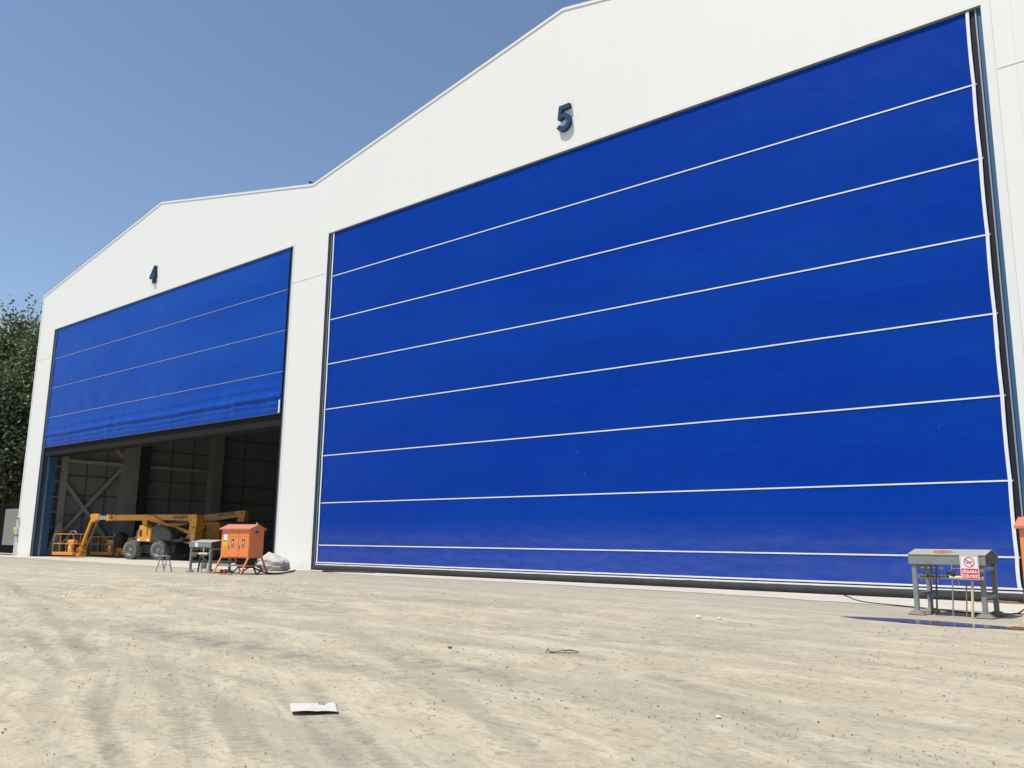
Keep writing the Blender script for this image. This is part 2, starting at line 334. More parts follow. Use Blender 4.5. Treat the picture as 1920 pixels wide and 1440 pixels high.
def np_mesh(name, verts, faces, mat, parent=None, smooth=True, attrs=None):
    me = bpy.data.meshes.new(name); nv = len(verts); nf = len(faces); k = faces.shape[1]
    me.vertices.add(nv); me.vertices.foreach_set('co', verts.astype(np.float32).ravel())
    me.loops.add(nf*k); me.loops.foreach_set('vertex_index', faces.astype(np.int32).ravel())
    me.polygons.add(nf); me.polygons.foreach_set('loop_start', np.arange(0, nf*k, k, dtype=np.int32)); me.polygons.foreach_set('loop_total', np.full(nf, k, dtype=np.int32))
    me.polygons.foreach_set('use_smooth', np.full(nf, smooth)); me.update(calc_edges=True)
    if attrs:
        for nme, arr in attrs.items():
            a = me.attributes.new(nme, 'FLOAT', 'POINT'); a.data.foreach_set('value', arr.astype(np.float32))
    me.materials.append(mat); me.validate()
    o = bpy.data.objects.new(name, me); C.objects.link(o)
    if parent: o.parent = parent
    return o
def vnoise(x, y, seed=0):
    xi = np.floor(x).astype(np.int64); yi = np.floor(y).astype(np.int64); xf = x-xi; yf = y-yi
    def h(a, b):
        n = (a*374761393+b*668265263+seed*982451653) & 0x7fffffff; n = ((n ^ (n >> 13))*1274126177) & 0x7fffffff
        return ((n ^ (n >> 16)) & 0xffff)/65535.0
    u = xf*xf*(3-2*xf); v = yf*yf*(3-2*yf)
    return (h(xi,yi)*(1-u)+h(xi+1,yi)*u)*(1-v)+(h(xi,yi+1)*(1-u)+h(xi+1,yi+1)*u)*v
def fbm(x, y, oct=4, seed=0):
    s = 0; a = 0.5
    for i in range(oct): s = s+a*vnoise(x*2**i, y*2**i, seed+i); a *= 0.5
    return s
def grid_faces(nx, ny):
    i = np.arange((nx-1)*(ny-1)); r = i//(nx-1); c = i % (nx-1); a = r*nx+c
    return np.stack([a, a+1, a+nx+1, a+nx], 1)
_tc = {}
def text_mb(mb, s, size, fn, depth=0.01, bold=0.0, mi=0, align='CENTER', sx=1.0):
    """adds extruded lettering to a mesh builder; fn maps (x, z, y) to a point"""
    cu = bpy.data.curves.new('t', 'FONT'); cu.body = s; cu.size = size; cu.extrude = depth/2; cu.offset = bold; cu.align_x = align; cu.resolution_u = 5
    ob = bpy.data.objects.new('t', cu); C.objects.link(ob); dg = bpy.context.evaluated_depsgraph_get(); dg.update()
    me = ob.evaluated_get(dg).to_mesh()
    mb.add([fn(p.co.x*sx, p.co.y, -p.co.z-depth/2) for p in me.vertices], [tuple(p.vertices) for p in me.polygons], mi)
    bpy.data.objects.remove(ob); bpy.data.curves.remove(cu)

# ------------------------------------------------------------ ground
def seg_dist(X, Y, pts):
    d = np.full(X.shape, 1e9); along = np.zeros(X.shape); side = np.zeros(X.shape); L = 0
    for (ax, ay), (bx, by) in zip(pts[:-1], pts[1:]):
        dx, dy = bx-ax, by-ay; l = math.hypot(dx, dy); t = np.clip(((X-ax)*dx+(Y-ay)*dy)/l**2, 0, 1)
        q = np.hypot(X-ax-t*dx, Y-ay-t*dy); mk = q < d
        d[mk] = q[mk]; along[mk] = L+t[mk]*l; side[mk] = (((X-ax)*dy-(Y-ay)*dx)/l)[mk]; L += l
    return d, along, side, L
x = np.concatenate([np.arange(-40, -14, 0.16), np.arange(-14, 5.01, 0.05)]); y = np.concatenate([np.arange(-26, -12, 0.05), np.arange(-12, 0.01, 0.16)])
X, Y = np.meshgrid(x, y); track = np.zeros(X.shape); Z = np.zeros(X.shape)
TR = [([(-30,-14.2),(-19.1,-17.5),(-15.7,-18.6),(-11.9,-19.8),(-8.4,-21.0)], 0.17, 0.85), ([(-14,-19.6),(-10.2,-20.75),(-8.7,-21.2)], 0.10, 0.6),
      ([(-9.4,-20.6),(-6.8,-21.8),(-5.86,-22.15),(-4.6,-22.6)], 0.09, 0.9), ([(-11,-19.2),(-8.5,-20.4),(-6.8,-21.2),(-4.9,-22.0)], 0.14, 0.8),
      ([(-8.6,-20.0),(-6.3,-21.04),(-4.2,-21.95)], 0.13, 0.85), ([(-8.5,-19.4),(-5.5,-20.84),(-3.6,-21.85)], 0.07, 0.7),
      ([(-7.6,-19.4),(-5.4,-20.6),(-3.4,-21.65)], 0.07, 0.95), ([(-12,-15.4),(-6.7,-18.6),(-3.9,-20.3),(-3.0,-20.9)], 0.16, 0.5),
      ([(-8,-17.6),(-3.98,-20.24),(-2.7,-21.0)], 0.12, 0.6), ([(-7,-15.9),(-4.1,-18.3),(-2.0,-20.4)], 0.2, 0.35), ([(-6.2,-15.8),(-3.3,-18.2),(-1.4,-20.2)], 0.2, 0.35),
      ([(-9.5,-20.3),(-7.6,-21.3),(-6.1,-22.1)], 0.06, 0.8), ([(-9.0,-21.2),(-7.6,-21.9),(-6.6,-22.4)], 0.10, 0.7), ([(-6.9,-19.9),(-4.8,-21.1),(-3.6,-21.8)], 0.10, 0.7), ([(-5.4,-19.4),(-3.9,-20.4),(-3.0,-21.1)], 0.07, 0.6), ([(-26,-15.6),(-18,-17.2),(-13,-19.2),(-9.9,-21.0)], 0.16, 0.6),
      ([(-24,-11.8),(-16,-14.4),(-9,-16.2),(-3,-16.9),(4,-17.2)], 0.3, 0.28), ([(-24,-9.8),(-14,-12.2),(-6,-13.4),(4,-14.0)], 0.35, 0.25)]
for pts, wd, st in TR:
    wd *= 0.68
    d, al, sd_, L = seg_dist(X, Y, pts)
    wob = wd*(0.75+0.7*vnoise(al*1.3, al*0, 5)); body = np.clip((wob-d+wd*0.5*(fbm(X*9, Y*9, 3, 44)-.47))/(wd*0.15), 0, 1)
    fade = np.clip(al/1.5, 0, 1)*np.clip((L-al)/1.0, 0, 1)*(0.6+0.8*fbm(al*0.7, al*0, 3, 9)); rib = 0.72+0.28*np.sign(np.sin(al*2*math.pi/0.11+np.abs(sd_)*22))
    tk = .85*body*st*fade*np.where(wd > 0.085, rib, 1.0); track = np.maximum(track, tk); Z -= 0.004*tk
grit = np.zeros(X.shape)
for (cx, cy, rx, ry, an, st) in [(-10.5,-18.6,4.5,0.55,-0.05,1), (-12.3,-20.2,2.2,0.6,0.1,0.7), (-7.0,-18.0,3.0,0.4,-0.22,0.8), (-16,-13.6,5,0.8,-0.25,0.75), (-13.5,-10.6,5,0.9,-0.05,0.7), (-22,-13.0,4,0.3,-0.3,0.9),
                             (-4.5,-17.2,1.0,0.22,-0.5,0.9), (-8,-14.2,6,0.7,-0.08,0.6), (-3,-14.5,4,0.5,-0.1,0.5), (-5,-11.0,6,0.5,-0.05,0.45), (-2.8,-18.6,1.2,0.35,-0.5,0.5), (-6,-16.3,2.5,0.3,-0.15,0.5), (-24,-9,6,0.7,0,0.5)]:
    dx = (X-cx)*math.cos(an)+(Y-cy)*math.sin(an); dy = -(X-cx)*math.sin(an)+(Y-cy)*math.cos(an)
    grit = np.maximum(grit, st*np.clip(1.15-np.sqrt((dx/rx)**2+(dy/ry)**2), 0, 1))
edge = np.clip(np.minimum.reduce([X+40, 5-X, Y+26, -0.02-Y])/1.5, 0, 1)
Z += edge*(0.006*(fbm(X*1.7, Y*2.5, 4, 2)-0.5)+0.008*(fbm(X*7, Y*8, 3, 8)-0.5)+0.012*(fbm(X*0.4, Y*0.6, 2, 4)-0.5)) - 0.004
# keep the strip beside the slabs flat
Z = np.where(Y > -10.5, -0.004+(Z+0.004)*np.clip((-8.5-Y)/2, 0, 1), Z)
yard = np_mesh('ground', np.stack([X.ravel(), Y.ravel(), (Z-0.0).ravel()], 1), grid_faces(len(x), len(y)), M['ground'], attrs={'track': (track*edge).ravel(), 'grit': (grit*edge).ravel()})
tag(yard, 'dusty tan yard with faint tyre tracks and grit', 'ground', kind='structure')
mb = MB(); B = 900
for (x0, y0, x1, y1) in [(-B,-B,B,-26), (-B,float(y[-1]),B,B), (-B,-26,-40,float(y[-1])), (float(x[-1]),-26,B,float(y[-1]))]:
    mb.add([(x0,y0,-0.004),(x1,y0,-0.004),(x1,y1,-0.004),(x0,y1,-0.004)], [(0,1,2,3)])
tag(mb.build('ground', M['ground']), 'open dusty ground stretching away beyond the yard', 'ground', kind='structure')
# pale concrete threshold and hangar floor with a ragged dust-covered front edge
fe = [(-100,-1.3),(-66,-1.6),(-60,-2.2),(-55,-2.7),(-49,-3.1),(-43,-3.4),(-38,-3.3),(-35,-2.9),(-33.2,-1.0),(-31,-0.7),(-28.8,-1.9),(-19.7,-1.95),(-12.1,-2.35),(-8.4,-3.2),(-3.8,-4.2),(2,-4.5),(40,-4.6)]
pts = []
for (ax, ay), (bx, by) in zip(fe[:-1], fe[1:]):
    n = max(2, int((bx-ax)/0.25))
    for i in range(n): t = i/n; pts.append((ax+(bx-ax)*t, ay+(by-ay)*t))
pts.append(fe[-1]); fx = np.array([p[0] for p in pts]); fy = np.array([p[1] for p in pts])+0.30*(fbm(np.array([p[0] for p in pts])*0.9, np.zeros(len(pts)), 4, 31)-0.5)
vs = np.concatenate([np.stack([fx, fy, np.full(len(fx), 0.006)], 1), np.stack([fx, np.full(len(fx), 62.0), np.full(len(fx), 0.006)], 1)])
n = len(fx); i = np.arange(n-1); tag(np_mesh('pavement', vs, np.stack([i, i+1, i+1+n, i+n], 1), M['slab'], smooth=False), 'pale concrete threshold running along the hangar doors', 'pavement', kind='structure')
# faint painted line
mb = MB(); ln = [(-13.6,-6.25),(-12.29,-6.44),(-9.24,-6.78),(-6.49,-7.16)]
for (ax, ay), (bx, by) in zip(ln[:-1], ln[1:]): mb.add([(ax,ay,0.0015),(bx,by,0.0015),(bx,by+0.13,0.0015),(ax,ay+0.13,0.0015)], [(0,1,2,3)])
m_, nt, b = new_mat('worn_line'); g = N(nt)
g.put(b.inputs['Base Color'], (0.60, 0.54, 0.44, 1)); g.put(b.inputs['Alpha'], g.ramp(g.noise(g.coords(), 4, 5, 0.7), [(0.30, 0.2), (0.55, 0.9)])); b.inputs['Roughness'].default_value = 0.9
tag(mb.build('floor_marking', m_), 'worn pale line across the yard in front of the closed door', 'marking', kind='structure')
# puddle
out = [(-6.35,-7.75),(-6.1,-7.55),(-5.7,-7.42),(-5.3,-7.30),(-4.9,-7.33),(-4.4,-7.4),(-3.9,-7.55),(-3.3,-7.75),(-2.9,-7.9),(-2.9,-8.2),(-3.4,-8.22),(-3.9,-8.32),(-4.4,-8.40),(-4.9,-8.3),(-5.4,-8.15),(-5.9,-8.0)]
pp = []
for i in range(len(out)):
    a, b2 = out[i], out[(i+1)%len(out)]
    for k in range(5): t = k/5; q = random.uniform(-0.018, 0.018); pp.append((a[0]+(b2[0]-a[0])*t, a[1]+(b2[1]-a[1])*t+q, 0.003))
tag(MB().add(pp, [tuple(range(len(pp)))]).build('puddle', M['water']), 'long narrow puddle mirroring the blue door beside the gas stand', 'puddle', kind='structure')
dg = thing('drain_grate', 'dark rusty drain cover at the right end of the puddle', 'drain cover', (-2.95, -8.02, .006), R(-10))
MB().box(-.45,-.13,0,.45,-.10,.02).box(-.45,.10,0,.45,.13,.02).build('frame', M['rust_pipe'], dg)
mb = MB()
for k in range(18): mb.box(-.44+k*.05,-.0995,0,-.415+k*.05,.0995,.015)
mb.build('grille', M['dark_metal'], dg)
# gravel
N_ = 18000; px = rng.uniform(-26, 3, N_*5); py = -25+rng.uniform(0, 1, N_*5)**0.8*20
az = np.arctan2(px, py+25); ok = (az < R(-8)) & (az > R(-73)) & (py > -23.4) & (py < -8.6)
cl = fbm(px*0.5, py*1.6, 3, 77); ok &= (rng.uniform(0, 1, len(px)) < np.clip((cl-0.30)*2.6, 0.10, 1)*np.clip(1.75-np.hypot(px, py+25)/9.5, 0.22, 1))
px, py = px[ok][:N_], py[ok][:N_]; dist = np.hypot(px, py+25)
base = np.array([(1,0,0),(-1,0,0),(0,1,0),(0,-1,0),(0,0,1),(0,0,-1)], float); bf = np.array([(0,2,4),(2,1,4),(1,3,4),(3,0,4),(2,0,5),(1,2,5),(3,1,5),(0,3,5)])
sz = 0.0025+0.0075*rng.uniform(0, 1, len(px))**5*(0.6+dist/15); vv = []
for i in range(len(px)):
    a = rng.uniform(0, 6.28); q = base*rng.uniform(0.6, 1.3, (6, 3))*np.array([1.2, 0.9, 0.6]); ca, sa = math.cos(a), math.sin(a)
    q = np.stack([q[:,0]*ca-q[:,1]*sa, q[:,0]*sa+q[:,1]*ca, q[:,2]], 1)*sz[i]; vv.append(q+np.array([px[i], py[i], sz[i]*0.25]))
vv = np.concatenate(vv); ff = (bf[None]+6*np.arange(len(px))[:,None,None]).reshape(-1, 3)
M['stone'] = paint('stone', (0.115, 0.105, 0.085), 0.9, 0, 0.6, (0.30, 0.27, 0.21), 3)
tag(np_mesh('gravel', vv, ff, M['stone'], smooth=False), 'loose dark chippings scattered over the dusty yard', 'gravel', kind='stuff')

# ------------------------------------------------------------ hangar
ZT, ZE, ZP, XL, PER = 16.29, 19.26, 22.38, -68.19, 32.0
DOORS = [(-65.45, -36.33), (-33.43, -4.32), (-1.43, 27.68)]
PK = [-50.94, -18.94, 13.06]; VAL = [XL, -34.93, -2.93, 29.07]
hang = thing('hangar', 'large white twin-gabled hangar with two huge blue fabric doors', 'hangar', (-34.93, 0, 0))
HP = Vector((-34.93, 0, 0))
def hb(mbuilder, name, mat, parent=hang, **k):
    mbuilder.v = [(a-HP.x, b_, c_) for a, b_, c_ in mbuilder.v]
    return mbuilder.build(name, mat, parent, **k)
TH = 0.10
fw = MB()
def rooft(x):
    for i in range(3):
        if VAL[i] <= x <= VAL[i+1]: 
            return ZE+(ZP-ZE)*(x-VAL[i])/(PK[i]-VAL[i]) if x < PK[i] else ZE+(ZP-ZE)*(VAL[i+1]-x)/(VAL[i+1]-PK[i])
    return ZE
xs = [XL]+[d for D in DOORS for d in D]+[VAL[3]]
for i in range(0, len(xs), 2): fw.prism([(xs[i],0),(xs[i+1],0),(xs[i+1],ZT),(xs[i],ZT)], 0, TH)
fw.prism([(XL,ZT),(VAL[3],ZT),(VAL[3],ZE)]+[(PK[2],ZP),(VAL[2],ZE),(PK[1],ZP),(VAL[1],ZE),(PK[0],ZP),(XL,ZE)], 0, TH)
hb(fw, 'front_wall', M['white_panel'])
# shell
sh = MB().box(XL, TH, 0, XL+0.10, 60, ZE-0.05); hb(sh, 'side_wall', M['inner_wall'])
sh = MB().box(XL+0.1, 59.9, 0, VAL[3], 60, ZE-0.05); hb(sh, 'back_wall', M['inner_wall'])
sh = MB().box(VAL[3]-0.1, TH, 0, VAL[3], 59.9, ZE-0.05); hb(sh, 'side_wall', M['inner_wall'])
rf = MB()
for i in range(3):
    for a, za, b_, zb in ((VAL[i], ZE, PK[i], ZP), (PK[i], ZP, VAL[i+1], ZE)):
        rf.add([(a,TH,za-.12),(b_,TH,zb-.12),(b_,60,zb-.12),(a,60,za-.12),(a,TH,za-.02),(b_,TH,zb-.02),(b_,60,zb-.02),(a,60,za-.02)], [(0,3,2,1),(4,5,6,7),(0,1,5,4),(1,2,6,5),(2,3,7,6),(3,0,4,7)])
hb(rf, 'roof', M['roof_sheet'])
tr = MB()
for i in range(3):
    for a, za, b_, zb in ((VAL[i], ZE, PK[i], ZP), (PK[i], ZP, VAL[i+1], ZE)):
        q = 0.065
        tr.add([(a,-.035,za-q),(b_,-.035,zb-q),(b_,-.035,zb+.05),(a,-.035,za+.05),(a,.16,za-q),(b_,.16,zb-q),(b_,.16,zb+.05),(a,.16,za+.05)], [(0,1,2,3),(4,7,6,5),(0,4,5,1),(3,2,6,7),(0,3,7,4),(1,5,6,2)])
hb(tr, 'roof_trim', M['trim_white'])
tr = MB().box(XL-.03, -.025, 0.02, XL+.14, .10, ZE-.12); hb(tr, 'corner_trim', M['trim_white'])
# horizontal laps and a few vertical laps on the piers
for a, b_ in ((XL+.15, DOORS[0][0]-.13), (DOORS[0][1]+.13, DOORS[1][0]-.13), (DOORS[1][1]+.25, DOORS[2][0]-.13)):
    hb(MB().box(a, -.012, 14.245, b_, .01, 14.28), 'panel_joint', M['trim_white'])
for x_ in (-3.62, -2.2):
    hb(MB().box(x_, -.005, 0.02, x_+.012, .01, 14.2), 'panel_joint', M['trim_white']); hb(MB().box(x_, -.005, 14.33, x_+.012, .01, 19.0), 'panel_joint', M['trim_white'])
for k, (x0, x1) in enumerate(DOORS):
    jt = MB(); wr = 0.23 if k == 1 else 0.12
    jt.box(x1, -.012, 0.02, x1+wr, .02, ZT+.12); jt.box(x0-.10, -.012, 0.02, x0, .02, ZT+.12); jt.box(x0, -.012, ZT, x1, .02, ZT+.12)
    hb(jt, 'door_trim', M['trim_white'])
    rv = MB(); rv.box(x0-.02, .021, .02, x0+.012, .30, ZT-.02); rv.box(x1-.012, .021, .02, x1+.02, .30, ZT-.02); rv.box(x0-.02, .021, ZT-.035, x1+.02, .30, ZT+.005)
    hb(rv, 'door_reveal', M['trim_grey'])
    # blue guide columns 1.1 m deep, with a pale rail, either side
    for sgn, xe in ((1, x0+.013), (-1, x1-.013)):
        gd = MB(); a, b_ = sorted((xe, xe+sgn*.155)); gd.box(a, .10, .012, b_, 1.02, ZT-.04)
        G = hb(gd, 'door_guide', M['blue_steel'])
        rl = MB(); a, b_ = sorted((xe+sgn*.125, xe+sgn*.160)); rl.box(a, .06, .012, b_, .099, ZT-.05)
        a, b_ = sorted((xe+sgn*.156, xe+sgn*.20)); rl.box(a, .42, .012, b_, .56, ZT-.05); hb(rl, 'guide_rail', M['galv'], G)
        sl = MB(); a, b_ = sorted((xe+sgn*.161, xe+sgn*.31)); sl.box(a, .085, .012, b_, .13, ZT-.05)
        hb(sl, 'guide_seal', M['seal_navy'], G)

def curtain(x0, x1, zbot, stripes, mat, loose, step):
    """hanging fabric leaf with battens; returns its meshes under one part"""
    yc = 0.075
    xa, xb = x0+.385, x1-.385
    nx = int((xb-xa)/step); nz = int((ZT-.05-zbot)/step*1.3)
    X, Zz = np.meshgrid(np.linspace(xa, xb, nx), np.linspace(zbot, ZT-.05, nz))
    z_all = sorted([zbot]+stripes+[ZT]); d = np.zeros(X.shape)
    for a, b_ in zip(z_all[:-1], z_all[1:]):
        t = np.clip((Zz-a)/(b_-a), 0, 1); inside = (Zz >= a) & (Zz < b_)
        # sagging pouch between the battens, with shallow drapes
        pouch = np.sin(np.pi*t)
        dd = 0.018*pouch*(0.4+fbm(X*0.16+a, Zz*0.2, 2, 3))+0.020*pouch*(fbm(X*0.9+a*3, Zz*0.9, 3, 11)-0.5)+0.012*(1-t)**2*pouch*np.abs(np.sin(X*1.9+3*fbm(X*.5,Zz*.3,2,6)))
        # tension creases running in from the corners
        for xe, sg in ((xa, 1), (xb, -1)):
            r = np.clip(1-np.abs(X-xe)/1.9, 0, 1)**2; dd += 0.022*r*np.sin((X-xe)*sg*5.2+(1-t)*8)*pouch*np.clip(.3+fbm(X*0+a*1.7, Zz*0.4, 2, 9), 0, 1)
        d[inside] = dd[inside]
    if loose:
        lz = stripes[-1]; t = np.clip((lz-Zz)/(lz-zbot), 0, 1)
        warp = 1.3*fbm(X*0.35, Zz*0.5, 2, 21)
        amp = np.clip(t*1.6, 0, 1)*np.clip((fbm(X*0.12, Zz*0, 2, 55)-0.2)*2.0, 0.25, 1)
        d += amp*0.060*(np.sin((X*2.1+Zz*2.6+warp*5))*0.6+0.7*np.sin(X*4.3-Zz*1.2+warp*9)*fbm(X*0.6, Zz*0.9, 2, 61))
        sag = 0.03*np.sin(X*0.45+1.2)+0.05*fbm(X*0.6, X*0, 3, 14)
        for zc, hh, dp in ((8.95, 0.22, 0.035), (8.42, 0.20, 0.085), (8.06, 0.12, 0.045), (7.80, 0.08, 0.03)):
            u = (Zz-zc-sag)/hh; d += dp*np.where(u > 0, np.exp(-u*u), np.exp(-u*u*16))
        t1 = np.clip((stripes[-2]-Zz)/(stripes[-2]-lz), 0, 1)*(Zz > lz)
        d += t1*0.035*np.sin(X*2.4+Zz*3+warp*6)*fbm(X*0.4, Zz*0.5, 2, 71)
    Yy = yc-d
    n = nx*nz
    v = np.stack([X.ravel()-HP.x, Yy.ravel(), Zz.ravel()], 1)
    P = np_mesh('door_curtain', v, grid_faces(nx, nz)[:, ::-1], mat, hang)
    def hb2(mb, nm, mt, **k):
        o = hb(mb, nm, mt, P, **k); return o
    for z in stripes:
        hh = .012 if loose else .021; mb = MB(); mb.box(xa-.10, yc-.018, z-hh, xb+.10, yc-.006, z+hh)
        q = xa
        hb2(mb, 'batten', M['white_strip'] if not loose else M['dull_strip'])
    for sg, xe in ((1, xa), (-1, xb)):      # white side hems, drawn in between the battens
        es = MB()
        for a, b_ in zip(z_all[:-1], z_all[1:]):
            a2 = a; b2 = min(b_, ZT-.05); K = 10; vs = []
            for i in range(K+1):
                t = i/K; z = a2+(b2-a2)*t; pull = 0.016*math.sin(math.pi*t)**0.8
                vs += [(xe-sg*(.075-pull), yc-.045, z), (xe+sg*(.012+pull), yc-.045, z)]
            es.add(vs, [(2*i, 2*i+1, 2*i+3, 2*i+2) for i in range(K)], 0)
        hb2(es, 'edge_hem', mat if loose else M['white_strip'])
    return P, xa, xb, yc
P5, xa, xb, yc = curtain(*DOORS[1], 0.36, [14.02, 11.83, 9.64, 7.45, 5.25, 3.05, 1.13], M['fabric_closed'], False, 0.14)
mb = MB(); mb.box(xa-.1, yc-.055, .325, xb+.1, yc-.012, .375); mb.box(xa-.1, yc-.06, .235, xb+.1, yc-.012, .285); hb(mb, 'bottom_rail', M['white_strip'], P5, bevel=.006)
n = 240; vs = []; fs = []                  # sagging rubber skirt that touches the threshold
for i in range(n+1):
    x_ = xa-.25+(xb-xa+.5)*i/n; w1 = 0.02*float(fbm(np.array(x_*2.1), np.array(0.), 3, 5)); w2 = 0.05*float(fbm(np.array(x_*1.1), np.array(3.), 3, 6))
    vs += [(x_, yc-.04, .300), (x_, yc-.075-w1, .17), (x_, yc-.07-w2, .03), (x_, yc+.02, .008)]
for i in range(n):
    for k in range(3): a = i*4+k; fs.append((a, a+4, a+5, a+1))
hb(MB().add(vs, fs, 0, True), 'bottom_skirt', M['black_rubber'], P5)
hb(MB().box(xa-.3, yc+.03, .02, xb+.3, .6, .30), 'bottom_beam', M['dark_metal'], P5)
P4, xa, xb, yc = curtain(*DOORS[0], 7.60, [14.04, 11.88, 9.73], M['fabric_raised'], True, 0.10)
hb(MB().box(xa-.12, yc+.06, 7.0, xb+.12, 1.15, 7.575), 'bottom_beam', M['black_matt'], P4)
hb(MB().box(xa-.1, yc-.06, 7.575, xb+.1, yc+.03, 7.60), 'bottom_rail', M['dark_metal'], P4)
hb(MB().box(xb-.11, yc-.065, 7.62, xb-.0, yc-.058, 8.28), 'hem_patch', M['white_strip'], P4)
hb(MB().box(xa-.1, 1.0, 7.6, xb+.1, 1.03, ZT-.1), 'inner_leaf', M['dark_metal'], P4)
P6, xa, xb, yc = curtain(*DOORS[2], 0.30, [14.02, 11.83, 9.64, 7.45, 5.25, 3.05, 1.13], M['fabric_closed'], False, 0.3)
hb(MB().box(xa-.3, yc-.05, .02, xb+.3, .6, .28), 'bottom_beam', M['dark_metal'], P6)

# interior steelwork along the left side wall
wx = XL+.1
for y0_, y1_, xw, zt in ((6.9, 8.1, 1.0, ZE-.5), (14.6, 15.5, 0.9, ZE-.5), (22.5, 23.4, 0.9, ZE-.5), (30.5, 31.4, .9, ZE-.5), (38.5, 39.4, .9, ZE-.5)):
    hb(MB().box(wx, y0_, .01, wx+xw, y1_, zt), 'column', M['column_grey'], bevel=.02)
hb(MB().box(wx+.2, 8.12, .01, wx+.9, 8.9, ZE-.5), 'dark_slot', M['dark_metal'])  # plain dark box forming the dark slot beside the column
lad = MB(); lad.box(wx+.35, 2.25, .01, wx+.75, 2.75, ZE-.5)
L_ = hb(lad, 'column', M['white_steel'])
for i, z in enumerate([0.94+1.12*k for k in range(15)]): hb(MB().box(wx+.45, 1.36, z-.06, wx+.62, 2.249, z+.06), 'rung', M['white_steel'], L_)
for a, b_ in (((wx+.5,2.75,5.3),(wx+.5,6.9,.4)), ((wx+.42,2.75,1.6),(wx+.42,6.9,6.7)), ((wx+.5,6.9,7.6),(wx+.5,2.75,12.0)), ((wx+.42,2.75,8.0),(wx+.42,6.9,12.6))):
    hb(MB().bar(a, b_, .24, .24), 'brace', M['white_steel'])
hb(MB().box(wx+.3, 2.751, 6.9, wx+.55, 6.899, 7.14), 'tie_beam', M['white_steel'])
hb(MB().box(wx+.3, 9.2, 6.9, wx+.55, 14.55, 7.14), 'tie_beam', M['white_steel'])
gt = MB()
for z in (1.55, 3.0, 4.5, 5.95, 8.4, 10, 11.6): gt.box(wx+.001, .2, z-.05, wx+.10, 45, z+.05)
for y_ in (4.4, 5.9, 11.2, 13.1, 18.0): gt.box(wx+.101, y_-.03, .2, wx+.15, y_+.03, 15)
hb(gt, 'wall_rails', M['rail_grey'])
for yy in (12, 24, 36, 48):
    for i in (1, 2): hb(MB().box(VAL[i]-.4, yy, 0.01, VAL[i]+.4, yy+.8, ZE-.6), 'column', M['column_grey'])
bm2 = MB()
for yy in (1.3, 6, 12, 18, 24, 30, 36, 42, 48, 54):
    for i in range(3):
        bm2.bar((VAL[i]+.3, yy, ZE-.9), (PK[i], yy, ZP-.9), .25, .5); bm2.bar((PK[i], yy, ZP-.9), (VAL[i+1]-.3, yy, ZE-.9), .25, .5)
hb(bm2, 'roof_beams', M['column_grey'])

# raised numbers
def number(s, cx, cz, label, size):
    mb = MB()
    if s == '5':
        A = lambda r_, a: (.29+r_*1.0*math.cos(R(a)), .34+r_*math.sin(R(a)))
        out = [(.10,1.0),(.585,1.0),(.585,.83),(.235,.83),(.205,.665)]+[A(.34, a) for a in range(100, -163, -12)]+[A(.17, a) for a in range(-160, 141, 12)]+[(.035,.485)]
        cu = bpy.data.curves.new('t', 'CURVE'); cu.dimensions = '2D'; cu.fill_mode = 'BOTH'; cu.extrude = .075
        sp_ = cu.splines.new('POLY'); sp_.points.add(len(out)-1); sp_.use_cyclic_u = True
        for p, (a, b_) in zip(sp_.points, out): p.co = (a*size*.95, b_*size, 0, 1)
        ob = bpy.data.objects.new('t', cu); C.objects.link(ob); dg_ = bpy.context.evaluated_depsgraph_get(); dg_.update(); me = ob.evaluated_get(dg_).to_mesh()
        mb.add([(p.co.x, -p.co.z-.075, p.co.y) for p in me.vertices], [tuple(p.vertices) for p in me.polygons]); bpy.data.objects.remove(ob); bpy.data.curves.remove(cu)
    else: text_mb(mb, s, size*1.36, lambda x_, z_, y_: (x_, y_, z_), depth=0.15, bold=0.05, sx=0.92)
    xs_ = [p[0] for p in mb.v]; zs_ = [p[2] for p in mb.v]; ox = (min(xs_)+max(xs_))/2; oz = (min(zs_)+max(zs_))/2
    mb.v = [(a-ox, b_, c_-oz) for a, b_, c_ in mb.v]
    o = mb.build('number_sign', M['number_blue']); o.location = (cx, -.02, cz); return tag(o, label, 'number sign', 'raised numbers over the doors')
number('5', -18.80, 17.59, 'raised blue number 5 on the gable above the closed door', 1.08)
number('4', -51.0, 17.60, 'raised blue number 4 on the gable above the half-open door', 1.06)

# ------------------------------------------------------------ yard fence, board and pipe beside the hangar
fn = thing('fence', 'black sheet hoarding beside the left corner of the hangar', 'fence', (-69, .3, 0))
mb = MB()
for i in range(100): a = -i*0.4; mb.box(a-.2, 0.02, .15, a, .045, 3.62); mb.box(a-.4, .0, .15, a-.2, .03, 3.62)
mb.build('panel', M['fence_dark'], fn)
mb = MB(); mb.box(-40, -.01, 3.62, .3, .07, 3.72); mb.build('top_rail', M['fence_dark'], fn)
bd = MB().box(-1.35, -.03, -1.32, 1.35, .0, 1.32).build('notice_board', M['beige_board'], None, bevel=.01); bd.location = (-70.1, .27, 2.05)
tag(bd, 'large blank pale grey board fixed to the black hoarding', 'board')
mb = MB(); mb.tube([(0,0,0),(0,0,2.75)], .055, 12)
pp_ = mb.build('standpipe', M['trim_white']); pp_.location = (-67.95, -.14, 0.006); tag(pp_, 'white standpipe with yellow valve at the left corner of the hangar', 'pipe')
MB().tube([(-.12,-.02,1.75),(-.12,-.02,2.2)], .03, 8).tube([(-.12,-.02,2.2),(0,0,2.3)], .025, 8).build('branch', M['galv'], pp_)
MB().tube([(-.12,-.05,1.62),(-.12,-.05,1.68),(-.12,-.05,1.95),(-.12,-.05,2.0)], [.05,.085,.085,.05], 12).build('valve', M['yellow_label'], pp_)
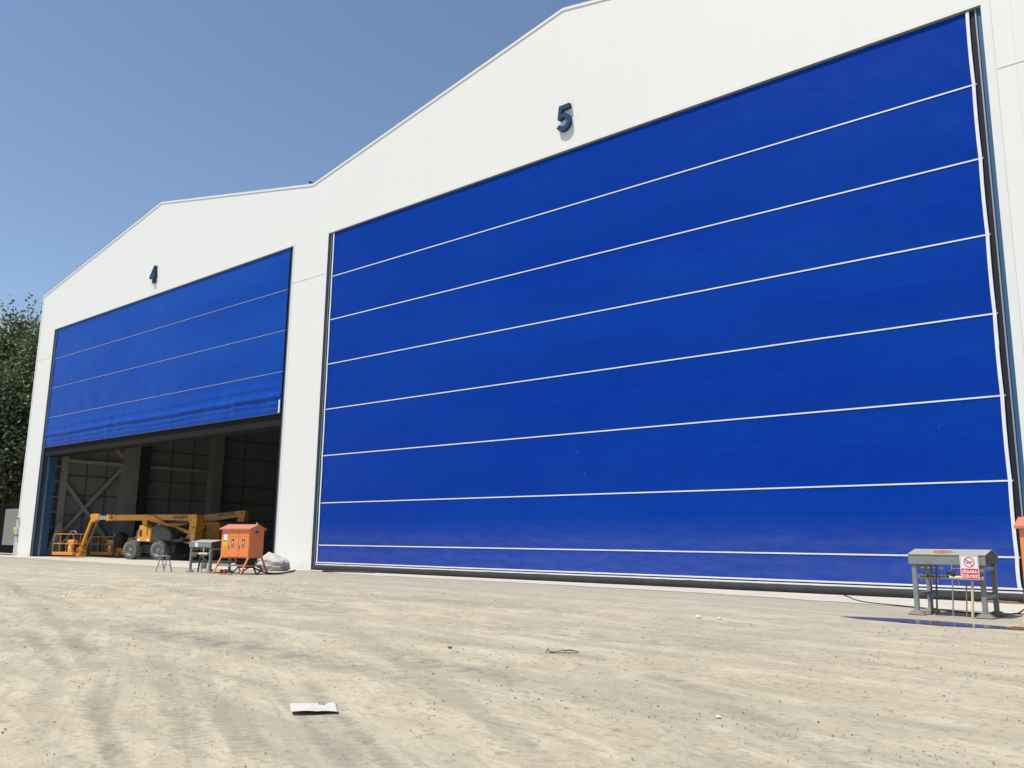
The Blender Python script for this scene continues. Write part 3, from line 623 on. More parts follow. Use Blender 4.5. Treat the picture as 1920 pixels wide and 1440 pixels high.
for zz in (1.40, 2.60): MB().box(-.12,-.08,zz,.12,.10,zz+.05).build('bracket', M['dark_metal'], pp_)

# ------------------------------------------------------------ electrical cabinets
def cabinet(label, loc, rz):
    t = thing('electrical_cabinet', label, 'electrical cabinet', loc, rz, 'orange cabinets on splayed legs')
    W, D, z0, z1, zr = .72, .40, .65, 1.76, 1.91
    bd = MB().prism([(-D, z0), (D, z0), (D, z1), (0, zr-.01), (-D, z1)], -W, W, lambda a, z, y_: (y_, a, z)).build('housing', M['orange'], t, bevel=.006)
    bd.modifiers['bevel'].segments = 1
    rf = MB(); o = .07
    for sg in (-1, 1):
        sl = (zr-z1)/D; ye = sg*(D+o); ze = z1-sl*o+.015
        vs = [(-W-o,ye,ze),(W+o,ye,ze),(W+o,0,zr+.015),(-W-o,0,zr+.015)]; rf.add(vs+[(a,b_,c_-.022) for a,b_,c_ in vs], [(0,1,2,3),(4,7,6,5),(0,4,5,1),(1,5,6,2),(2,6,7,3),(3,7,4,0)])
        rf.box(-W-o, min(ye, ye-sg*.012), ze-.05, W+o, max(ye, ye-sg*.012), ze-.023)
    r_ = rf.build('roof', M['orange_roof'], t)
    MB().tube([(W-.05,0,zr+.01),(W-.05,0,zr+.06),(W-.05,0,zr+.09)], [.02,.02,.03], 8).build('lifting_eye', M['trim_white'], r_)
    d1, d2, d3, zb = -.36, .175, .70, 1.44
    for a, b_ in ((d1, d2-.008), (d2+.008, d3)):
        dr = MB().box(a, -D-.014, z0+.02, b_, -D-.002, zb).build('door', M['orange'], t, bevel=.003)
        h = MB().box(a+.03, -D-.035, .98, a+.055, -D-.0145, 1.10).build('handle', M['brass'], dr)
        cx = (a+b_)/2-.02; st = MB().box(cx-.075, -D-.0175, 1.02, cx+.075, -D-.0145, 1.36)
        st.add([(cx-.062,-D-.0185,1.355-.01),(cx+.062,-D-.0185,1.345),(cx+.062,-D-.0185,1.16),(cx-.062,-D-.0185,1.16)], [(0,1,2,3)], 1)
        st.add([(cx-.05,-D-.0195,1.175),(cx+.05,-D-.0195,1.175),(cx,-D-.0195,1.325)], [(0,1,2)], 2)
        for k in range(3): st.add([(cx-.055,-D-.0195,1.045+k*.035),(cx+.055,-D-.0195,1.045+k*.035),(cx+.055,-D-.0195,1.057+k*.035),(cx-.055,-D-.0195,1.057+k*.035)], [(0,1,2,3)], 1)
        st.build('warning_label', [M['galv'], M['black_print'], M['yellow_label']], dr)
    MB().box(d1, -D-.014, zb+.015, d2-.008, -D-.002, z1-.05).box(d2+.008, -D-.014, zb+.015, d3, -D-.002, z1-.05).build('upper_panel', M['orange'], t, bevel=.003)
    st = MB().box(-.60, -D-.004, 1.54, -.37, -D-.001, 1.70, 0).box(-.60, -D-.004, 1.29, -.41, -D-.001, 1.539, 1).box(-.61, -D-.004, .95, -.42, -D-.001, 1.289, 2)
    st.add([(-.60,-D-.006,1.25),(-.43,-D-.006,1.25),(-.43,-D-.006,1.285),(-.60,-D-.006,1.285)], [(0,1,2,3)], 3)
    st.add([(-.565,-D-.006,1.10),(-.475,-D-.006,1.10),(-.52,-D-.006,1.21)], [(0,1,2)], 3)
    st.add([(-.55,-D-.007,1.108),(-.49,-D-.007,1.108),(-.52,-D-.007,1.185)], [(0,1,2)], 2)
    for k in range(3): st.box(-.585, -D-.006, .985+k*.033, -.445, -D-.004, .997+k*.033, 3)
    for k in range(4): st.box(-.57+k*.04, -D-.006, 1.56, -.545+k*.04, -D-.004, 1.60+.02*(k%2), 4)
    st.build('danger_label', [M['pink_label'], M['white_sign'], M['yellow_label'], M['black_print'], M['red_sign']], t)
    MB().box(W+.0005, -.12, 1.56, W+.004, .09, 1.68).build('blue_label', M['blue_label'], t)
    for sx_ in (-1, 1):
        for sy in (-1, 1):
            MB().bar((sx_*(W-.03), sy*(D-.03), z0), (sx_*(W-.03), sy*(D+.36), 0.01), .05, .05).build('leg', M['orange'], t)
        MB().bar((sx_*(W-.03), -.60, .32), (sx_*(W-.03), .60, .32), .045, .045, up=(0,0,1)).build('cross_bar', M['orange'], t)
    MB().box(-W+.01, -D+.01, z0-.04, W-.01, D-.01, z0-.001).build('base_frame', M['orange_roof'], t)
    MB().bar((-W, -.50, .335), (W-.03, -.50, .335), .09, .06).build('shelf_bar', M['grey_paint'], t)
    return t
cabinet('orange cabinet with warning labels beside the pale sack', (-30.62, -5.46, 0), R(15))
cabinet('orange cabinet cut off at the right edge, beside the right-hand gas stand', (-2.65, -6.15, 0), R(0))

# ------------------------------------------------------------ gas outlet stands
def gas_stand(label, loc, rz, style):
    t = thing('gas_stand', label, 'gas outlet stand', loc, rz, 'grey roofed gas outlet stands')
    W, D = .71, .55
    rf = MB(); z0, z1, zr = 1.0, 1.185, 1.29
    rf.box(-W, -D, z0, W, -D+.012, z1); rf.box(-W, D-.012, z0+.02, W, D, z1)
    for sg in (-1, 1):
        vs = [(-W-.01, sg*(D+.012), z1), (W+.01, sg*(D+.012), z1), (W+.01, 0, zr), (-W-.01, 0, zr)]
        rf.add(vs+[(a, b_, c_+.012) for a, b_, c_ in vs], [(0,1,2,3),(4,7,6,5),(0,4,5,1),(1,5,6,2),(2,6,7,3),(3,7,4,0)], 1)
    r_ = rf.build('roof', [M['grey_paint'], M['flaked'] if style == 0 else M['roof_grey']], t)
    for sx_ in (-1, 1):
        gm = MB(); gm.prism([(-D+.013, z0+.03), (D-.013, z0+.03), (D-.013, z1), (0, zr-.004), (-D+.013, z1)], sx_*(W-.012), sx_*(W-.002), lambda a, z, y_: (y_, a, z))
        gm.build('gable_plate', M['dark_metal'], r_)
    for sx_ in (-1, 1):
        for sy in (-1, 1):
            MB().box(sx_*(W-.09)-.045, sy*(D-.07)-.04, .02, sx_*(W-.09)+.045, sy*(D-.07)+.04, z0+.03).build('leg', M['grey_paint'], t, bevel=.006)
            x_, y_ = sx_*(W-.09), sy*(D-.07)
            MB().add([(x_-.17,y_-.14,.0),(x_+.17,y_-.14,.0),(x_+.17,y_+.14,.0),(x_-.17,y_+.14,.0),(x_-.08,y_-.07,.085),(x_+.08,y_-.07,.085),(x_+.08,y_+.07,.085),(x_-.08,y_+.07,.085)],
                     [(0,3,2,1),(4,5,6,7),(0,1,5,4),(1,2,6,5),(2,3,7,6),(3,0,4,7)]).build('footing', M['concrete'], t, bevel=.015)
        for zz in (.36, .90): MB().box(sx_*(W-.09)-.03, -D+.112, zz, sx_*(W-.09)+.03, D-.112, zz+.07).build('side_rail', M['grey_paint'], t)
    MB().box(-W+.137, D-.10, .33, W-.137, D-.06, .46).build('back_rail', M['grey_paint'], t)
    yb = -D+.07
    MB().box(-W+.137, yb-.02, .72, W-.137, yb+.02, .80).build('front_rail', M['grey_paint'], t)
    if style == 0:
        MB().tube([(-.52,yb-.07,.765),(.10,yb-.07,.765)], .018, 10).build('manifold', M['dark_metal'], t)
        MB().tube([(.05,yb-.09,.75),(.64,yb-.09,.75)], .036, 12).tube([(.64,yb-.09,.75),(.655,yb-.09,.75)], .042, 12).build('manifold', M['cream_pipe'], t)
        pipes = [(-.29,.014,'navy_pipe',1.0,.75), (-.19,.017,'navy_pipe',1.0,1.0), (.105,.014,'galv',1.0,.9), (.345,.013,'rust_pipe',.70,.7), (.45,.024,'cream_pipe',.70,.7)]
        vx = [-.46, -.33, -.22, -.10, .11, .22, .30]
        dx = [(-.47,.05), (-.40,.05), (-.28,.07), (-.17,.07), (.22,.09), (.58,.10)]
    else:
        MB().tube([(-.55,yb-.07,.765),(-.05,yb-.07,.765)], .016, 10).build('manifold', M['dark_metal'], t)
        MB().tube([(.0,yb-.09,.74),(.56,yb-.09,.74)], .045, 12).tube([(.30,yb-.09,.74),(.30,yb-.09,.98)], .026, 10).build('manifold', M['cream_pipe'], t)
        pipes = [(.10,.035,'navy_pipe',.70,.7), (.30,.016,'rust_pipe',.66,.66)]
        vx = [-.50, -.38, -.27, -.16, .06, .16, .42]
        dx = [(-.50,.08), (-.40,.08), (-.30,.08), (-.20,.08), (.10,.10), (.22,.10), (.32,.12), (.46,.06)]
    for x_, r, mt, zt, _ in pipes:
        MB().tube([(x_-.03,yb-.13,.012),(x_-.015,yb-.10,zt*.5),(x_,yb-.07,zt)], r, 10).build('pipe', M[mt], t)
    for i, x_ in enumerate(vx):
        v = MB().tube([(x_,yb-.04,1.0),(x_,yb-.04,.955),(x_,yb-.06,.91)], [.02,.015,.013], 8).tube([(x_-.03,yb-.06,.925),(x_+.05,yb-.07,.925)], .010, 8).tube([(x_,yb-.06,.90),(x_+.004,yb-.06,.86)], [.016,.012], 8)
        v.build('hanging_valve', M['brass'], t)
    for x_, l in dx:
        MB().tube([(x_,yb-.08,.74),(x_,yb-.09,.70),(x_+.003,yb-.095,.70-l)], [.022,.016,.018], 8).build('outlet', M['galv'] if style else M['brass'], t)
    if style == 0:   # hoses and regulator clustered on the bar
        MB().tube([(-.38,yb-.05,.97),(-.41,yb-.09,.86),(-.35,yb-.10,.80),(-.30,yb-.10,.86),(-.28,yb-.09,.76)], .014, 8).build('hose', M['dark_metal'], t)
        MB().tube([(.0,yb-.09,.80),(.03,yb-.10,.86),(.09,yb-.11,.87),(.13,yb-.10,.80),(.12,yb-.09,.72)], [.02,.03,.045,.035,.02], 10).build('regulator', M['dark_metal'], t)
    else:
        MB().box(-.33, -D-.004, z0+.02, -.14, -D-.001, z1-.01).build('white_label', M['white_sign'], r_)
    return t
gas_stand('grey gas stand with flaking roof and no-smoking sign, standing by the puddle', (-4.80, -5.47, 0.005), 0, 0)
gas_stand('grey gas stand with a white label on its fascia, right of the step stool', (-32.72, -5.55, 0.005), R(6), 1)
# no-smoking sign
sg = thing('no_smoking_sign', 'white and red no-smoking notice hung on the grey gas stand roof', 'sign', (-4.355, -6.135, .735))
MB().box(-.165, 0, 0, .165, .008, .455).build('plate', M['white_sign'], sg, bevel=.002)
mb = MB().box(-.150, -.003, .012, .150, -.0005, .205)
for (a, b_, c_, d_) in ((-.153,.215,-.149,.443), (.149,.215,.153,.443), (-.153,.440,.153,.444)): mb.box(a, -.003, b_, c_, -.0005, d_)
mb.build('red_field', M['red_sign'], sg)
mb = MB()
text_mb(mb, 'SİGARA', .074, lambda x_, z_, y_: (x_, -.0042+y_*.3, z_+.122), depth=.003, bold=.0025, sx=1.0)
text_mb(mb, 'İÇİLMEZ', .074, lambda x_, z_, y_: (x_, -.0042+y_*.3, z_+.036), depth=.003, bold=.0025, sx=.97)
mb.build('lettering', M['white_sign'], sg)
mb = MB(); vs = []; K = 40
for i in range(K):
    a = 2*math.pi*i/K
    for r in (.098, .083): vs.append((r*math.cos(a), -.0035, .328+r*math.sin(a)))
mb.add(vs, [(2*i, 2*i+1, (2*i+3) % (2*K), (2*i+2) % (2*K)) for i in range(K)])
mb.bar((-.062,-.0055,.390), (.062,-.0055,.266), .013, .004, up=(0,1,0)); mb.build('prohibition_ring', M['red_sign'], sg)
mb = MB(); mb.bar((-.05,-.003,.306), (.028,-.003,.334), .002, .016, up=(0,0,1)); mb.bar((.033,-.003,.336), (.062,-.003,.346), .002, .016)
mb.tube([(-.055,-.003,.318),(-.068,-.003,.335),(-.05,-.003,.35),(-.062,-.003,.372),(-.045,-.003,.385)], .003, 6); mb.build('cigarette', M['black_print'], sg)

# ------------------------------------------------------------ boom lifts
def wheel(parent, x_, y_, r, wd):
    w_ = bpy.data.objects.new('wheel', None)
    mb = MB(); K = 48; prof = [(-.5,.62),(-.5,.84),(-.42,.905),(-.2,.925),(.2,.925),(.42,.905),(.5,.84),(.5,.62)]
    vs = []
    for i in range(K):
        a = 2*math.pi*i/K
        for t, q in prof: vs.append((x_+r*q*math.cos(a), y_+t*wd, r+r*q*math.sin(a)))
    n = len(prof); fs = [(i*n+k, i*n+k+1, ((i+1)%K)*n+k+1, ((i+1)%K)*n+k) for i in range(K) for k in range(n-1)]
    mb.add(vs, fs, 0, True)
    for i in range(22):                      # chevron lugs
        for sgn in (-1, 1):
            a0 = 2*math.pi*(i+(.5 if sgn > 0 else 0))/22; pts = []
            for t, da in ((.02, .0), (.30, .10), (.52, .20)):
                a = a0+da; q = .95 if t < .4 else .92; pts.append(Vector((x_+r*q*math.cos(a), y_+sgn*t*wd, r+r*q*math.sin(a))))
            for p, q2 in zip(pts[:-1], pts[1:]): mb.bar(p, q2, 0.085*r, .15*r, 1, up=((p+q2)/2-Vector((x_, y_, r))).normalized())
    ty = mb.build('wheel', [M['tyre'], M['sunlit_lug']], parent)
    rm = MB(); vs = []
    for (t, q) in ((-.5,.62),(-.40,.58),(-.22,.50),(-.20,.22),(-.36,.20),(-.40,.13),(-.40,.0)):
        for i in range(K):
            a = 2*math.pi*i/K; vs.append((x_+r*q*math.cos(a), y_+t*wd, r+r*q*math.sin(a)))
    rm.add(vs, [(j*K+i, j*K+(i+1)%K, (j+1)*K+(i+1)%K, (j+1)*K+i) for j in range(6) for i in range(K)], 0, True)
    rm.tube([(x_, y_+.45*wd, r), (x_, y_+.30*wd, r)], [.6*r, .5*r], 20)
    for i in range(8): a = 2*math.pi*i/8; rm.tube([(x_+.36*r*math.cos(a), y_-.25*wd, r+.36*r*math.sin(a)), (x_+.36*r*math.cos(a), y_-.20*wd, r+.36*r*math.sin(a))], .03*r*1.6, 6)
    rm.build('rim', M['rim'], ty)
    MB().tube([(x_, y_+.3*wd if y_ < 0 else y_-.3*wd, r), (x_, 0, r)], .10, 10).build('axle', M['dark_metal'], ty)
def cage(parent, x0, x1, y0, y1, z0, z1, ext=True):
    r = .022
    fl = MB().box(x0, y0, z0, x1, y1, z0+.20).build('basket_floor', M['yellow'], parent, bevel=.02)
    rl = MB(); nx = 4
    def bow(x_, y_, sx_):   # posts bowed outwards at mid height
        return [(x_, y_, z0+.2), (x_-sx_*.01, y_, z0+.6), (x_, y_, z0+.95), (x_+sx_*.10, y_, z1)]
    for i in range(nx):
        x_ = x0+(x1-x0)*i/(nx-1); sx_ = 1 if i == 0 else (-1 if i == nx-1 else 0)
        for y_ in (y0+.03, y1-.03):
            if not (ext and i == 2 and y_ < 0): rl.tube(bow(x_+sx_*.02, y_, sx_), r, 8)
    for y_ in (y0+.03, y1-.03):
        rl.tube([(x0+.10, y_, z1), (x1-.10, y_, z1)], r*1.2, 8)
        rl.tube([(x0+.02, y_, z0+.75), (x1-.02, y_, z0+.75)], r, 8)
    for x_, s_ in ((x0+.12, 1), (x1-.12, -1)): rl.tube([(x_, y0+.03, z1), (x_, y1-.03, z1)], r*1.2, 8); rl.tube([(x_-s_*.1, y0+.03, z0+.75), (x_-s_*.1, y1-.03, z0+.75)], r, 8)
    rl.tube([(x0+.4, y0+.06, z0+.78), (x0+.8, y0+.10, z0+.85), (x0+1.2, y0+.05, z0+1.1)], .012, 6)
    rl.build('guard_rail', M['yellow'], parent)
    cs = MB().box(x1-.75, y0+.10, z0+.78, x1-.15, y0+.45, z0+.98).box(x1-.65, y0+.08, z0+.2, x1-.25, y0+.16, z0+.72).build('control_console', M['yellow'], parent, bevel=.03)
    MB().box(x1-.70, y0+.12, z0+.985, x1-.2, y0+.40, z0+1.02).box(x1-.52, y0+.065, z0+.45, x1-.40, y0+.079, z0+.65).build('panel', M['white_sign'], cs)
    MB().tube([(x1-.75, y0+.2, z1+.02), (x1-.68, y0+.2, z1+.20), (x1-.2, y0+.2, z1+.20), (x1-.02, y0+.2, z1+.0)], .02, 8).build('control_guard', M['galv'], cs)
    MB().box(x1-.02, (y0+y1)/2-.3, z0-.06, x1+.35, (y0+y1)/2+.3, z0+.16).build('basket_pivot', M['yellow'], parent, bevel=.02)
def lift_one():
    t = thing('boom_lift', 'orange-yellow boom lift nearest the doorway with big lugged grey tyres', 'boom lift', (-55.30, 3.02, .006), R(15), 'boom lifts parked in the open hangar')
    ch = MB().prism([(-.9,.42),(3.4,.42),(3.5,.6),(3.5,.95),(-.9,.95),(-1.0,.7)], -.75, .75).build('chassis', M['dark_metal'], t, bevel=.04)
    MB().tube([(1.3,0,.95),(1.3,0,1.14)], .6, 24).build('turntable', M['dark_metal'], t)
    for x_ in (.15, 2.56):
        for y_ in (-1.0, 1.0): wheel(t, x_, y_, .60, .46)
    tb = MB().prism([(-.5,1.14),(4.3,1.14),(4.3,1.35),(-.5,1.35)], -.9, .9).build('turret', M['dark_metal'], t, bevel=.03)
    # front counterweight / valve box, bright yellow
    bx = MB().prism([(.55,1.14),(1.72,1.12),(1.76,1.95),(1.53,2.02),(.93,2.16),(.68,2.14)], -1.10, -.55); bx = bx.build('front_cover', M['yellow'], t, bevel=.05)
    MB().box(.74, -1.108, 1.45, .98, -1.06, 1.85).box(1.38, -1.108, 1.55, 1.46, -1.06, 2.0).build('recess', M['dark_metal'], bx)
    MB().box(.60, -1.108, 1.17, .86, -1.101, 1.30).box(1.42, -1.108, 1.17, 1.66, -1.101, 1.30).build('label', M['white_sign'], bx)
    hd = MB().prism([(1.80,1.16),(3.35,1.16),(3.5,1.5),(3.35,1.86),(2.95,2.06),(2.1,2.16),(1.80,2.08)], -1.08, .2).build('engine_hood', M['hood'], t, bevel=.14)
    hd.modifiers['bevel'].segments = 4
    MB().prism([(.82,1.16),(4.3,1.16),(4.3,1.9),(.82,2.0)], .25, 1.08).build('engine_hood', M['yellow'], t, bevel=.08)
    # main telescopic boom
    mb_ = MB().box(-3.42, -.18, 2.49, 4.30, .18, 2.86).build('boom', M['yellow'], t, bevel=.02)
    MB().box(-3.45, -.215, 2.46, -3.20, .215, 2.89).build('boom_collar', M['yellow'], mb_, bevel=.01); MB().box(.1, -.21, 2.47, .22, .21, 2.88).build('boom_collar', M['yellow'], mb_, bevel=.01)
    MB().tube([(-2.98,-.20,2.66),(-2.98,-.18,2.66)], .10, 16).tube([(-2.6,-.20,2.80),(-2.6,-.18,2.80)], .035, 10).tube([(-2.6,-.20,2.55),(-2.6,-.18,2.55)], .035, 10).build('pin', M['dark_metal'], mb_)
    MB().box(-4.30, -.13, 2.53, -3.46, .13, 2.80).build('inner_boom', M['galv'], t, bevel=.01)
    lt = MB(); text_mb(lt, 'HA260PX', .30, lambda x_, z_, y_: (x_+3.2, -.183+y_*.1, z_+2.59), depth=.01, bold=.012, sx=1.05); lt.build('lettering', M['black_print'], mb_)
    # jib and its cylinder down to the basket
    MB().prism([(-5.12,2.88),(-4.72,2.95),(-4.25,2.86),(-4.30,2.55),(-4.65,2.45),(-4.95,2.35)], -.16, .16).build('jib_head', M['yellow'], t, bevel=.03)
    MB().bar((-4.92,-.05,2.7), (-5.80,-.05,.58), .16, .17, up=(0,1,0)).build('jib', M['yellow'], t, bevel=.015)
    MB().bar((-4.58,.10,2.5), (-5.60,.10,.50), .08, .09, up=(0,1,0)).build('jib_cylinder', M['rust_pipe'], t)
    MB().prism([(-6.15,.30),(-5.65,.30),(-5.55,.55),(-5.85,.72),(-6.10,.66)], -.2, .2).build('jib_foot', M['yellow'], t, bevel=.02)
    # mast, riser arms, link
    tl = MB().prism([(4.30,2.86),(4.72,2.86),(4.76,2.6),(4.66,1.15),(4.02,1.15),(3.90,1.45),(4.12,1.6),(4.18,2.3),(3.95,2.49),(4.30,2.49)], -.32, .32).build('mast_link', M['yellow'], t, bevel=.02)
    MB().box(4.35,-.328,1.25,4.62,-.3205,1.62).build('label', M['pink_label'], tl)
    MB().tube([(4.55,-.35,2.05),(4.55,-.31,2.05)], .06, 12).tube([(4.6,-.35,2.7),(4.6,-.31,2.7)], .04, 12).build('pin', M['dark_metal'], tl)
    ar = MB().prism([(.28,2.50),(.5,2.485),(1.45,2.30),(4.15,1.62),(4.2,1.82),(1.9,2.38),(.9,2.80),(.3,2.80)], -.30, -.19).prism([(1.2,2.12),(1.55,2.12),(1.9,2.35),(1.6,2.40)], -.30, -.19).build('upper_arm', M['yellow'], t, bevel=.015)
    la = MB(); text_mb(la, 'HAULOTTE', .14, lambda x_, z_, y_: (x_*.97+z_*.26+3.35, -.303+y_*.1, z_*.97-x_*.255+1.80), depth=.01, bold=.006); la.build('lettering', M['black_print'], ar)
    MB().prism([(3.0,1.28),(4.2,1.02),(4.3,1.22),(3.05,1.56)], -.30, .30).build('lower_arm', M['yellow'], t, bevel=.02)
    MB().prism([(-.10,2.5),(.32,2.5),(.40,2.1),(.62,1.98),(.62,1.9),(.0,1.9)], -.22, .22).build('boom_rest', M['yellow'], t, bevel=.02)
    MB().tube([(.6,.0,2.36),(3.9,.0,1.55)], .07, 12).tube([(2.0,.1,2.40),(3.9,.1,2.40)], .05, 10).build('lift_cylinder', M['dark_metal'], t)
    MB().box(2.2,-.1,2.3,3.8,.1,2.42).build('cable_carrier', M['dark_metal'], t)
    cage(t, -7.92, -5.85, -.62, .45, .16, 1.56)
    return t
lift_one()
def lift_two():
    a = R(15); n = Vector((-math.sin(a), math.cos(a), 0))*3.2
    t = thing('boom_lift', 'boom lift parked behind, its raised tail boom marked HA26 RTJ PRO', 'boom lift', (-55.9+n.x, 3.4+n.y, .006), a, 'boom lifts parked in the open hangar')
    MB().prism([(-.2,.42),(4.6,.42),(4.6,.95),(-.2,.95)], -.75, .75).build('chassis', M['dark_metal'], t, bevel=.04)
    for x_ in (.9, 3.8):
        for y_ in (-1.0, 1.0): wheel(t, x_, y_, .55, .4)
    MB().tube([(2.4,0,.95),(2.4,0,1.16)], .6, 24).build('turntable', M['dark_metal'], t)
    bd = MB().prism([(1.5,1.16),(4.25,1.16),(4.3,2.2),(4.1,2.49),(1.55,2.49)], -1.05, -.35).build('side_cover', M['yellow'], t, bevel=.06)
    MB().box(1.75,-1.058,2.05,2.55,-1.04,2.13).box(1.75,-1.058,1.82,2.55,-1.04,1.90).box(1.75,-1.058,1.58,2.55,-1.04,1.66).build('vent', M['dark_metal'], bd)
    MB().box(3.0,-1.058,1.75,3.12,-1.051,2.25).box(2.8,-1.058,1.95,3.4,-1.051,2.02).build('marking', M['black_print'], bd)
    MB().prism([(1.6,2.49),(1.8,2.60),(2.2,2.64),(2.5,2.52),(2.6,2.49)], -.9, -.45).build('hose_cover', M['dark_metal'], t)
    MB().prism([(4.32,1.16),(6.0,1.16),(6.05,2.2),(5.9,2.42),(4.32,2.46)], -.95, .9).build('engine_hood', M['hood'], t, bevel=.1)
    bm_ = MB().prism([(-3.1,2.06),(-3.1,1.76),(1.4,2.50),(2.92,2.56),(5.06,2.82),(4.90,2.50),(5.55,2.50),(5.62,3.27),(3.0,3.06),(1.33,2.93)], -.2, .2).build('boom', M['yellow'], t, bevel=.02)
    lt = MB(); text_mb(lt, 'HA26 RTJ PRO', .27, lambda x_, z_, y_: (x_*.995+4.0, -.203+y_*.1, z_+x_*.085+2.98-.06), depth=.01, bold=.010, sx=.90); lt.build('lettering', M['black_print'], bm_)
    MB().tube([(5.35,-.23,3.1),(5.35,-.2,3.1)], .06, 12).build('pin', M['dark_metal'], bm_)
    MB().prism([(-4.3,1.86),(-3.1,2.06),(-3.1,1.76),(-3.9,1.5),(-4.35,1.5)], -.15, .15).build('inner_boom', M['galv'], t, bevel=.01)
    MB().prism([(-4.25,1.92),(-3.95,1.85),(-4.02,1.45),(-5.2,.18),(-5.45,.22),(-4.35,1.6)], -.12, .12).build('jib', M['yellow'], t, bevel=.02)
    MB().bar((-3.9,.15,1.5),(-4.9,.15,.35), .07, .07, up=(0,1,0)).build('jib_cylinder', M['rust_pipe'], t)
    cage(t, -8.35, -6.05, -.6, .45, .14, 1.42, False)
    MB().prism([(-6.3,.14),(-5.3,.14),(-5.4,.6),(-6.0,.7),(-6.25,.5)], -.2, .2).build('basket_bracket', M['yellow'], t, bevel=.02)
    mb = MB(); pts = [(-5.75,-.2,.7),(-5.75,-.2,.95),(-5.72,-.2,1.3),(-5.75,-.2,1.6),(-5.8,-.2,1.72)]; mb.tube(pts, [.28,.45,.50,.36,.1], 16)
    mb.build('console_cover', M['black_rubber'], t)
    MB().tube([(-6.35,-.4,1.55),(-6.28,-.4,1.72),(-6.2,-.4,1.60),(-6.12,-.4,1.1),(-6.25,-.4,.95)], .025, 8).build('hand_grip', M['galv'], t)
    return t
lift_two()

# ------------------------------------------------------------ small things
# step stool
st = thing('step_stool', 'small grey folding trestle stool standing left of the gas stand', 'stool', (-34.45, -6.6, 0.0), R(20))
MB().box(-.20, -.11, .60, .20, .11, .645).build('seat', M['galv'], st, bevel=.012)
for sx_ in (-1, 1):
    for sy in (-1, 1): MB().bar((sx_*.17, sy*.04, .60), (sx_*.20, sy*.23, .0), .03, .035).build('leg', M['galv'], st)
for sy in (-1, 1): MB().bar((-.185, sy*.15, .26), (.185, sy*.15, .26), .025, .03).build('stretcher', M['galv'], st)
# sack
K = 64; H = 40; TH_, PH = np.meshgrid(np.linspace(0, 2*np.pi, K, endpoint=False), np.linspace(0, 1, H)); ang = TH_
hgt = PH; prof = np.where(hgt < .62, 1.0-0.16*(np.abs(hgt-.30)/.5)**2, 0.98*np.sqrt(np.clip(1-((hgt-.62)/.38)**2, 0, 1))**0.9)
sq = (np.abs(np.cos(ang))**3.2+np.abs(np.sin(ang))**3.2)**(-1/3.2)
cr = fbm(ang*2.2, hgt*5, 4, 90)-.5; cr2 = np.abs(fbm(ang*1.3+3, hgt*3.4, 3, 17)-.5)
rad = prof*sq*(1+0.22*cr-0.62*cr2)
Xs = .80*rad*np.cos(ang); Ys = .55*rad*np.sin(ang); Zs = hgt*(.70+.18*np.exp(-((Xs+.22)**2+(Ys)**2)/.10)-.16*np.clip(Xs, 0, 1)-.22*np.abs(fbm(Xs*2.2+5, Ys*2.2+7, 3, 19)-.45)*hgt+.06*(fbm(Xs*3+9, Ys*3+2, 3, 8)-.5)*hgt)
vv = np.stack([Xs.ravel(), Ys.ravel(), Zs.ravel()], 1); f_ = []
for j in range(H-1):
    for i in range(K): f_.append((j*K+i, j*K+(i+1)%K, (j+1)*K+(i+1)%K, (j+1)*K+i))
sk = np_mesh('sack', vv, np.array(f_), M['sack']); sk.location = (-33.55, -1.95, .0); sk.scale = (.93, .93, .95); sk.rotation_euler = (0, 0, R(20)); tag(sk, 'crumpled pale grey bulk sack slumped against the white pier', 'sack')
# plastic film hanging by the ladder column
nz_, na = 40, 60; a_, h_ = np.meshgrid(np.linspace(0, 2*np.pi, na), np.linspace(0, 1, nz_))
r_ = (0.34-0.16*h_+0.25*(1-h_)**3)*(1+.30*np.sin(a_*5+h_*2)+.2*np.sin(a_*11+h_*5)*(1-h_))*np.clip((1.02-h_)*8, 0, 1)**.5
vv = np.stack([(r_*np.cos(a_)*.7+(-.25)*(1-h_)*0).ravel(), (r_*np.sin(a_)*1.0-.25*(1-h_)).ravel(), (h_*2.35).ravel()], 1)
fl = np_mesh('plastic_sheet', vv, grid_faces(na, nz_), M['film']); fl.location = (-66.35, 2.15, .02); tag(fl, 'crumpled translucent plastic sheet draped beside the open door', 'plastic sheet')
# drum shaped bucket near the gas stand
bk = MB().tube([(0,0,0),(0,0,.02),(0,0,.30),(0,0,.31)], [.13,.14,.155,.13], 20).build('bucket', M['grey_paint']); bk.location = (-37.2, -3.2, .006); tag(bk, 'small grey bucket standing on the threshold left of the gas stand', 'bucket')
MB().tube([(-.15,0,.28),(-.12,0,.40),(0,0,.45),(.12,0,.40),(.15,0,.28)], .006, 6).build('handle', M['galv'], bk)
# red floats at the cabinet foot
for i, (dx_, r, lb) in enumerate([(0, .085, 'red plastic ball nearer the cabinet leg, left of its twin'), (.23, .09, 'red plastic ball right of its twin under the cabinet')]):
    mb = MB(); pts = []; rr = []
    for k in range(9): a = math.pi*k/8; pts.append((0, 0, r-r*math.cos(a))); rr.append(max(.004, r*math.sin(a)))
    mb.tube(pts, rr, 16); o = mb.build('ball', M['red_plastic']); o.location = (-31.12+dx_, -5.98+.12*dx_, .0); tag(o, lb, 'ball', 'red balls under the orange cabinet')
